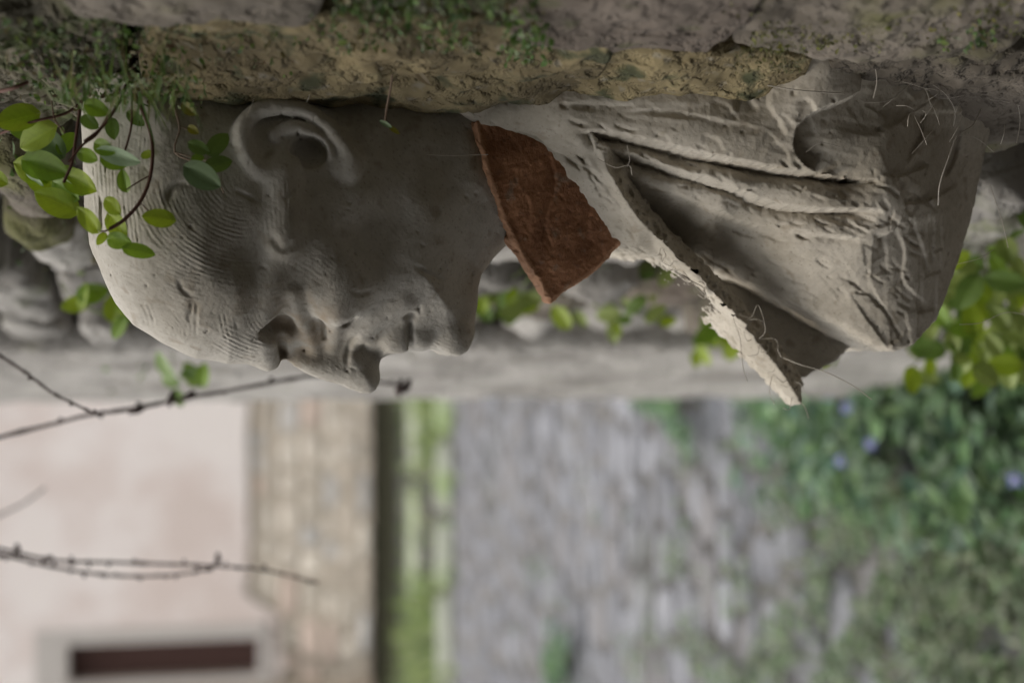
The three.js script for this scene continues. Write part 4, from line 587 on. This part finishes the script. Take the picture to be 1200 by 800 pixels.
function spray(name, label, rootPx, region, n, size, mats, seed, mat = stemGreen) { // small leafy plant growing from the wall
  const R = rng(seed), root = at3(...rootPx), g = thing(name, label, 'plant', root);
  for (let k = 0; k < n; k++) {
    const [x0, x1, y0, y1, d0, d1] = region[Math.floor(R() * region.length)], p = at3(lerp(x0, x1, R()), lerp(y0, y1, R()), lerp(d0, d1, R())), L = lerp(size[0], size[1], R());
    leafAt(g, root, p, R() * 6.28, L, L * (0.6 + 0.25 * R()), mats[Math.floor(R() * mats.length)], R);
    if (k % 4 === 0) { const q = p.clone().sub(root); part('stem', tube([new THREE.Vector3(), q.clone().multiplyScalar(0.5).add(new THREE.Vector3(-0.01 * R(), 0.01 * R(), 0.01)), q], 0.0006, 8, 4), mat, g); }
  }
  return g;
}
spray('wall_plant', 'blurred sprig of three green leaves on the wall beyond the forehead', [70, 330, 1.32], [[84, 104, 345, 362, 1.22, 1.25], [104, 124, 332, 346, 1.22, 1.25], [124, 150, 352, 380, 1.22, 1.25]], 7, [0.018, 0.026], [LM.lime, LM.fresh], 31);
spray('wall_plant', 'blurred thin sprig below the brow against the pale pier', [200, 410, 1.6], [[195, 245, 425, 460, 1.35, 1.45]], 6, [0.016, 0.03], [LM.fresh, LM.mid], 32);
spray('wall_plant', 'leafy yellow green plant on the wall behind the terracotta shard', [640, 300, 1.26], [[555, 700, 295, 352, 1.3, 1.42], [660, 790, 335, 385, 1.3, 1.42], [555, 610, 335, 370, 1.3, 1.42], [700, 790, 300, 345, 1.3, 1.4]], 62, [0.010, 0.028], [LM.soft, LM.soft, LM.lime, LM.mid], 33);
spray('wall_plant', 'small green tuft on the wall below the collar point', [830, 400, 1.62], [[790, 880, 385, 420, 1.45, 1.6]], 16, [0.015, 0.03], [LM.lime, LM.fresh], 34);
spray('wall_plant', 'light green round leaved plant at the wall beside the clay shoulder', [1160, 300, 1.24], [[1090, 1215, 300, 345, 1.05, 1.25], [1060, 1215, 345, 445, 1.08, 1.32], [1110, 1215, 380, 430, 1.08, 1.2]], 110, [0.014, 0.034], [LM.soft, LM.lime, LM.soft, LM.fresh, LM.mid], 35);
spray('wall_plant', 'dark green leaves beside the lower edge of the bust', [1190, 220, 1.0], [[1165, 1215, 225, 300, 0.95, 1.05], [1170, 1215, 180, 230, 0.95, 1.05]], 9, [0.02, 0.03], [LM.mid, LM.fresh], 36);
spray('wall_plant', 'single small bright leaf between the lining and the near shoulder edge', [985, 415, 1.12], [[970, 982, 418, 428, 1.04, 1.06]], 2, [0.014, 0.018], [LM.lime], 37);
// ---- dry twigs hanging in the foreground of the yard
function twig(label, paths, d, r0, buds, seed) {
  const R = rng(seed), root = at3(paths[0][0][0], paths[0][0][1], d), g = thing('dry_twig', label, 'twig', root, null);
  for (const p of paths) {
    const c = new THREE.CatmullRomCurve3(p.map(([x, y, k]) => at3(x, y, d + (k || 0)).sub(root))); const geo = new THREE.TubeGeometry(c, 90, r0, 6, false), P = geo.attributes.position, nrm = geo.attributes.normal;
    for (let i = 0; i < P.count; i++) { const s = Math.floor(i / 7) / 90, k = r0 * (-0.35 * s + 0.7 * Math.max(0, N.noise(s * 34 + seed, seed, 0.5))); P.setXYZ(i, P.getX(i) + nrm.getX(i) * k, P.getY(i) + nrm.getY(i) * k, P.getZ(i) + nrm.getZ(i) * k); }
    geo.computeVertexNormals(); part('stem', geo, bark, g);
    for (let k = 0; k < buds; k++) { const t = (k + 0.5 + 0.4 * (R() - 0.5)) / buds, q = c.getPoint(t), b = new THREE.ConeGeometry(r0 * 1.1, r0 * (2.5 + 3 * R()), 5); b.rotateZ(R() * 6.28); b.rotateX(R() * 3); b.translate(q.x, q.y, q.z); part('bud', b, bark, g); }
  }
  return g;
}
const blot = (g, list, d, s) => { const R = rng(s); for (const [x, y, r] of list) { const b = new THREE.IcosahedronGeometry(r, 1), P = b.attributes.position; for (let i = 0; i < P.count; i++) { const k = 1 + 0.5 * N.noise(P.getX(i) * 900, P.getY(i) * 900, x); P.setXYZ(i, P.getX(i) * k * 0.7, P.getY(i) * k * 1.5, P.getZ(i) * k); } const p = at3(x, y, d).sub(g.position); b.rotateZ(R() * 2); b.translate(p.x, p.y, p.z); part('withered_bud', b, bark, g); } };
blot(twig('long dry twig with dark withered buds running below the clay brow', [[[-60, 529, 0.05], [0, 512, 0.04], [60, 497, 0.03], [105, 486], [160, 478], [220, 466], [262, 459], [330, 446], [380, 440, 0.03], [430, 446, 0.05], [478, 453, 0.06]]], 1.30, 0.0021, 11, 3), [[160, 480, 0.005], [200, 467, 0.005], [221, 464, 0.005], [468, 454, 0.0055], [477, 452, 0.005]], 1.30, 8);
twig('short dry twig crossing down to the long twig at the far left', [[[-60, 380], [0, 417], [30, 437], [62, 461], [90, 475], [116, 487]]], 1.12, 0.0014, 6, 4);
twig('forked pair of dry twigs hanging in front of the plaster wall', [[[-60, 631], [0, 643], [60, 656], [140, 659], [250, 663], [310, 668], [372, 683]], [[-20, 646], [10, 652], [60, 664], [130, 674], [200, 674], [240, 667], [252, 662]]], 1.42, 0.0018, 22, 5);
twig('lone blurred dry twig above the forked pair', [[[-60, 632], [0, 603], [30, 588], [53, 571]]], 1.9, 0.0020, 2, 6);
blot(scene.children.find((o) => o.name === 'dry_twig_002'), [[55, 655, 0.004], [20, 643, 0.004], [85, 660, 0.003], [255, 655, 0.004], [310, 666, 0.003]], 1.42, 9);
// ---- uncountable green: moss on the stones, ground cover, grass
const bladeG = (() => { const P = [], I = []; for (let i = 0; i <= 5; i++) { const t = i / 5, w = 0.5 * (1 - t * t); P.push(-w, t, 0.35 * t * t, w, t, 0.35 * t * t); if (i < 5) I.push(2 * i, 2 * i + 1, 2 * i + 2, 2 * i + 1, 2 * i + 3, 2 * i + 2); } const g = new THREE.BufferGeometry(); g.setAttribute('position', new THREE.Float32BufferAttribute(P, 3)); g.setIndex(I); g.computeVertexNormals(); return g; })();
const smallLeaf = leafGeo(1, 0.62, 0.25, 0.15, 4, 4); smallLeaf.deleteAttribute('uv');
const tint = (r, tr = 0.35) => new THREE.MeshPhysicalMaterial({ color: 0xffffff, roughness: 0.9, transmission: tr, thickness: 0, side: THREE.DoubleSide });
function mass(name, geo, items, label, category) { // items: [pos, size x, size y, yaw, lean, colour]
  const m = new THREE.InstancedMesh(geo, tint(), items.length), M = new THREE.Matrix4(), q = new THREE.Quaternion(), e = new THREE.Euler(); m.name = numbered(name); m.castShadow = m.receiveShadow = true;
  items.forEach(([p, w, h, rx, ry, rz, c], i) => { e.set(rx, ry, rz, 'YXZ'); q.setFromEuler(e); M.compose(p, q, new THREE.Vector3(w, h, w)); m.setMatrixAt(i, M); m.setColorAt(i, rgb(...c)); });
  kind(m, 'stuff'); scene.add(m); if (label) tag(m, label, category); return m;
}
const jig = (c, r, a = 0.35) => { const k = 1 - a / 2 + a * r(); return [c[0] * k * (0.9 + 0.2 * r()), c[1] * k, c[2] * k]; };
{ // moss and tiny leaves on the near stones
  const R = rng(808), it = [], add = (x0, x1, y0, y1, n, s0, s1, cols, out = 0.008) => { for (let k = 0; k < n; k++) { const x = lerp(x0, x1, R()), y = lerp(y0, y1, R()); if (fbm(x * 0.02, y * 0.05, s0 * 900, 3) < -0.12 + 0.25 * (R() - 0.5)) continue; const w = onWall(x, y, out * (0.2 + R())), s = lerp(s0, s1, R() * R()); it.push([w[2], s, s, R() * 6.3, R() * 6.3, R() * 6.3, jig(cols[Math.floor(R() * cols.length)], R, 0.6)]); } };
  const G = [[0.09, 0.17, 0.035], [0.13, 0.20, 0.04], [0.06, 0.12, 0.03], [0.16, 0.14, 0.06]], Y = [[0.15, 0.16, 0.02], [0.10, 0.11, 0.02], [0.19, 0.19, 0.04]];
  add(0, 220, 22, 118, 900, 0.002, 0.006, [...G, [0.12, 0.08, 0.05]]); add(90, 240, 85, 128, 420, 0.002, 0.006, G, 0.014); add(390, 640, -5, 62, 900, 0.002, 0.007, G, 0.012); add(590, 645, 20, 75, 130, 0.003, 0.007, [[0.09, 0.18, 0.03]], 0.018); add(200, 400, 18, 70, 160, 0.002, 0.005, G); add(220, 400, 60, 100, 60, 0.002, 0.004, [...G, [0.22, 0.15, 0.09]]);
  add(880, 1060, 25, 62, 700, 0.001, 0.004, Y, 0.006); add(860, 945, 55, 85, 420, 0.001, 0.003, [[0.07, 0.075, 0.02], [0.12, 0.12, 0.03]], 0.006); add(1030, 1200, -5, 45, 500, 0.001, 0.005, Y, 0.006); add(1100, 1170, 28, 60, 90, 0.003, 0.006, G, 0.012); add(640, 900, -5, 20, 120, 0.001, 0.003, Y, 0.006);
  add(0, 110, 130, 330, 60, 0.004, 0.012, G, 0.01); add(120, 190, 430, 452, 10, 0.01, 0.015, G, 0.03);
  mass('moss', smallLeaf, it, 'dark green moss and tiny leaves on the near stones above the bust', 'moss');
}
{ // fine grass tuft at the crown
  const R = rng(809), it = [];
  for (let k = 0; k < 120; k++) { const x = 70 + 150 * R(), y = 88 + 34 * R(), w = onWall(x, y, 0.012 + 0.02 * R()), h = 0.010 + 0.022 * R(); it.push([w[2], 0.0007 + 0.0006 * R(), h, 0.4 * (R() - 0.5), R() * 6.3, 1.6 + 1.0 * (R() - 0.5), jig([[0.16, 0.24, 0.05], [0.10, 0.18, 0.04], [0.24, 0.24, 0.10]][k % 3], R, 0.4)]); }
  mass('grass_tuft', bladeG, it, 'fine grass growing from the joint above the crown of the clay head', 'grass');
}
{ // ground cover with blue flowers below the bust, weeds between the cobbles, the grass bank before the house
  const R = rng(810), it = [], fl = [], gr = [];
  const leaf = (x, y, h, s, c) => it.push([onGround(x, y, h), s, s, (R() - 0.5) * 1.6 - 1.2, R() * 6.3, (R() - 0.5) * 0.8, jig(c, R, 0.7)]);
  const D = [[0.055, 0.115, 0.045], [0.075, 0.155, 0.055], [0.11, 0.20, 0.07], [0.065, 0.13, 0.08]];
  for (let k = 0; k < 5200; k++) { const x = 860 + 360 * R(), y = 415 + 225 * R(); const edge = (x - 860) / 60; if (y > 415 + 60 * edge + 60 && R() > 0.25) continue; if (fbm(x * 0.012, y * 0.012, 4, 3) < -0.18 + 0.4 * smooth(520, 615, y) * R() || R() < 0.8 * smooth(540, 640, y)) continue; leaf(x, y, 0.03 + 0.24 * R() * (x > 900 ? 1 : 0.6), 0.022 + 0.024 * R(), D[Math.floor(R() * 4)]); }
  for (let k = 0; k < 420; k++) { const t = R(), x = 742 + 66 * t + 16 * (R() - 0.5), y = 458 + 60 * t * t + 24 * R() - 8; leaf(x, y, 0.02 + 0.12 * R(), 0.02 + 0.02 * R(), D[Math.floor(R() * 4)]); }
  for (let k = 0; k < 300; k++) { const g = () => R() + R() + R() - 1.5, x = 650 + 13 * g(), y = 778 + 34 * g(); leaf(x, y, 0.02 + 0.10 * R(), 0.025 + 0.03 * R(), D[Math.floor(R() * 4)]); }
  for (let k = 0; k < 12000; k++) { const x = 600 + 620 * R(), y = 520 + 300 * R(), p = fbm(x * 0.022, y * 0.011, 14, 3), den = smooth(560, 1200, x + (y - 660) * 0.3); if (p < 0.30 - 0.46 * den + 0.16 * (R() - 0.5)) continue; leaf(x, y, 0.015 + 0.06 * R(), 0.012 + 0.016 * R(), [[0.09, 0.15, 0.06], [0.13, 0.19, 0.08], [0.18, 0.22, 0.13], [0.12, 0.14, 0.09]][k % 4]); }
  mass('ground_cover', smallLeaf, it, 'dark green ground cover on the paving below the bust', 'ground cover');
  for (let k = 0; k < 9000; k++) { // weeds and grass
    const x = 560 + 660 * R(), y = 470 + 350 * R(), den = smooth(640, 1180, x + (y - 640) * 0.55) * smooth(430, 640, y + (x - 900) * 0.25), pat = fbm(x * 0.013, y * 0.006, 6, 3);
    if (R() > den * 0.16 + 0.008 || pat < 0.24 - den * 0.42) continue; const p = onGround(x, y, 0.0), h = 0.03 + 0.08 * R();
    gr.push([p, 0.004 + 0.004 * R(), h, (R() - 0.5) * 1.4, R() * 6.3, (R() - 0.5) * 1.4, jig([[0.14, 0.22, 0.06], [0.10, 0.19, 0.055], [0.22, 0.25, 0.10], [0.16, 0.18, 0.09]][k % 4], R, 0.6)]);
    if (R() < 0.5) it.push();
  }
  mass('weeds', bladeG, gr, 'grass and weeds growing between the cobbles', 'weeds');
  const bank = [];
  for (let k = 0; k < 8000; k++) {
    const x = 474 + 70 * R(), y = 440 + 380 * R(); let den = 0.03;
    den += 0.95 * Math.exp(-Math.pow((x - 508) / 13, 2)) * smooth(650, 760, y); den += 0.7 * Math.exp(-Math.pow((x - 512) / 9, 2)) * (1 - smooth(490, 570, y)); den += 0.12 * Math.exp(-Math.pow((x - 494) / 8, 2)); den += 0.10 * Math.exp(-Math.pow((x - 480) / 5, 2));
    if (R() > den) continue; const p = onGround(x, y, 0.0); if (p.z < -9.95) p.z = -9.95 + 0.3 * R();
    bank.push([p, 0.012 + 0.012 * R(), 0.05 + 0.13 * R() * (y > 690 ? 1.3 : 0.7), (R() - 0.5) * 1.2, R() * 6.3, (R() - 0.5) * 1.2, jig([[0.22, 0.30, 0.06], [0.17, 0.25, 0.06], [0.32, 0.36, 0.18], [0.12, 0.17, 0.06]][k % 4], R, 0.5)]);
  }
  mass('grass', bladeG, bank, 'bright green grass strip at the foot of the plaster house', 'grass');
  // the blue flowers, one by one
  const petal = new THREE.MeshPhysicalMaterial({ color: rgb(0.20, 0.23, 0.52), roughness: 0.8, transmission: 0.3, thickness: 0, side: THREE.DoubleSide }), eyeM = std({ color: rgb(0.7, 0.7, 0.6) });
  const spots = [[972, 470, 'largest pale blue flower in the ground cover below the collar point'], [992, 478, 'pale blue flower touching the largest one'], [1068, 432, 'blue flower in the ground cover close below the near shoulder'], [1085, 428, 'blue flower right beside another below the near shoulder'], [1190, 562, 'violet flower apart at the picture edge'], [1140, 440, 'small blue flower under the light green wall plant'], [985, 540, 'blue flower at the lower fringe of the ground cover'], [950, 452, 'blue flower just off the torn tip of the collar'], [1020, 520, 'blue flower in the middle of the ground cover']];
  for (const [x, y, label] of spots) { const p = onGround(x, y, 0.26), g = thing('blue_flower', label, 'flower', p, 'blue flowers in the ground cover'); for (let k = 0; k < 5; k++) { const l = part('petal', leafGeo(0.012, 0.009, 0.1, 0.1, 4, 4), petal, g); l.rotation.set(-0.9, 0, k * 1.2566, 'XYZ'); } const e = part('eye', new THREE.SphereGeometry(0.003, 8, 6), eyeM, g); part('stem', tube([new THREE.Vector3(), new THREE.Vector3(0.004, -0.1, -0.003), new THREE.Vector3(0, -0.26, 0)], 0.001, 8, 4), stemGreen, g); }
}
{ // mossy kerb along the grass strip
  const R = rng(71), kerb = thing('kerb', 'low pale mossy stone kerb in front of the grass strip', 'kerb', new THREE.Vector3(-1, 0, -7.75));
  for (let x = -3.2; x < 2.2;) { const w = 0.35 + 0.4 * R(), g = stoneGeo(w - 0.02, 0.16, 0.06, { nx: 8, ny: 5, seed: x * 7, ox: x, oy: 0, rough: 0.008, freq: 5, dome: 0.01, wob: 0.06, tone: (X, Y, s) => mix3([0.27, 0.28, 0.23], [0.20, 0.26, 0.11], smooth(-0.1, 0.3, fbm(X * 4, Y * 4, s, 3))) }); g.rotateX(-Math.PI / 2); g.translate(x + w / 2, 0.09, 0); part('kerb_stone', g, stoneMat, kerb); x += w; }
  for (let x = -3.2; x < 2.2;) { const w = 0.5 + 0.5 * R(), g = stoneGeo(w - 0.03, 0.26, 0.06, { nx: 8, ny: 5, seed: x * 5, ox: x, oy: 3, rough: 0.01, freq: 5, dome: 0.015, wob: 0.08, tone: (X, Y, s) => mix3([0.40, 0.42, 0.31], [0.26, 0.33, 0.13], smooth(-0.1, 0.3, fbm(X * 3, Y * 3, s, 3))) }); g.rotateX(-Math.PI / 2); g.translate(x + w / 2, 0.05, -1.5); part('slab', g, stoneMat, kerb); x += w; }
}
//@@END
renderer.render(scene, camera);
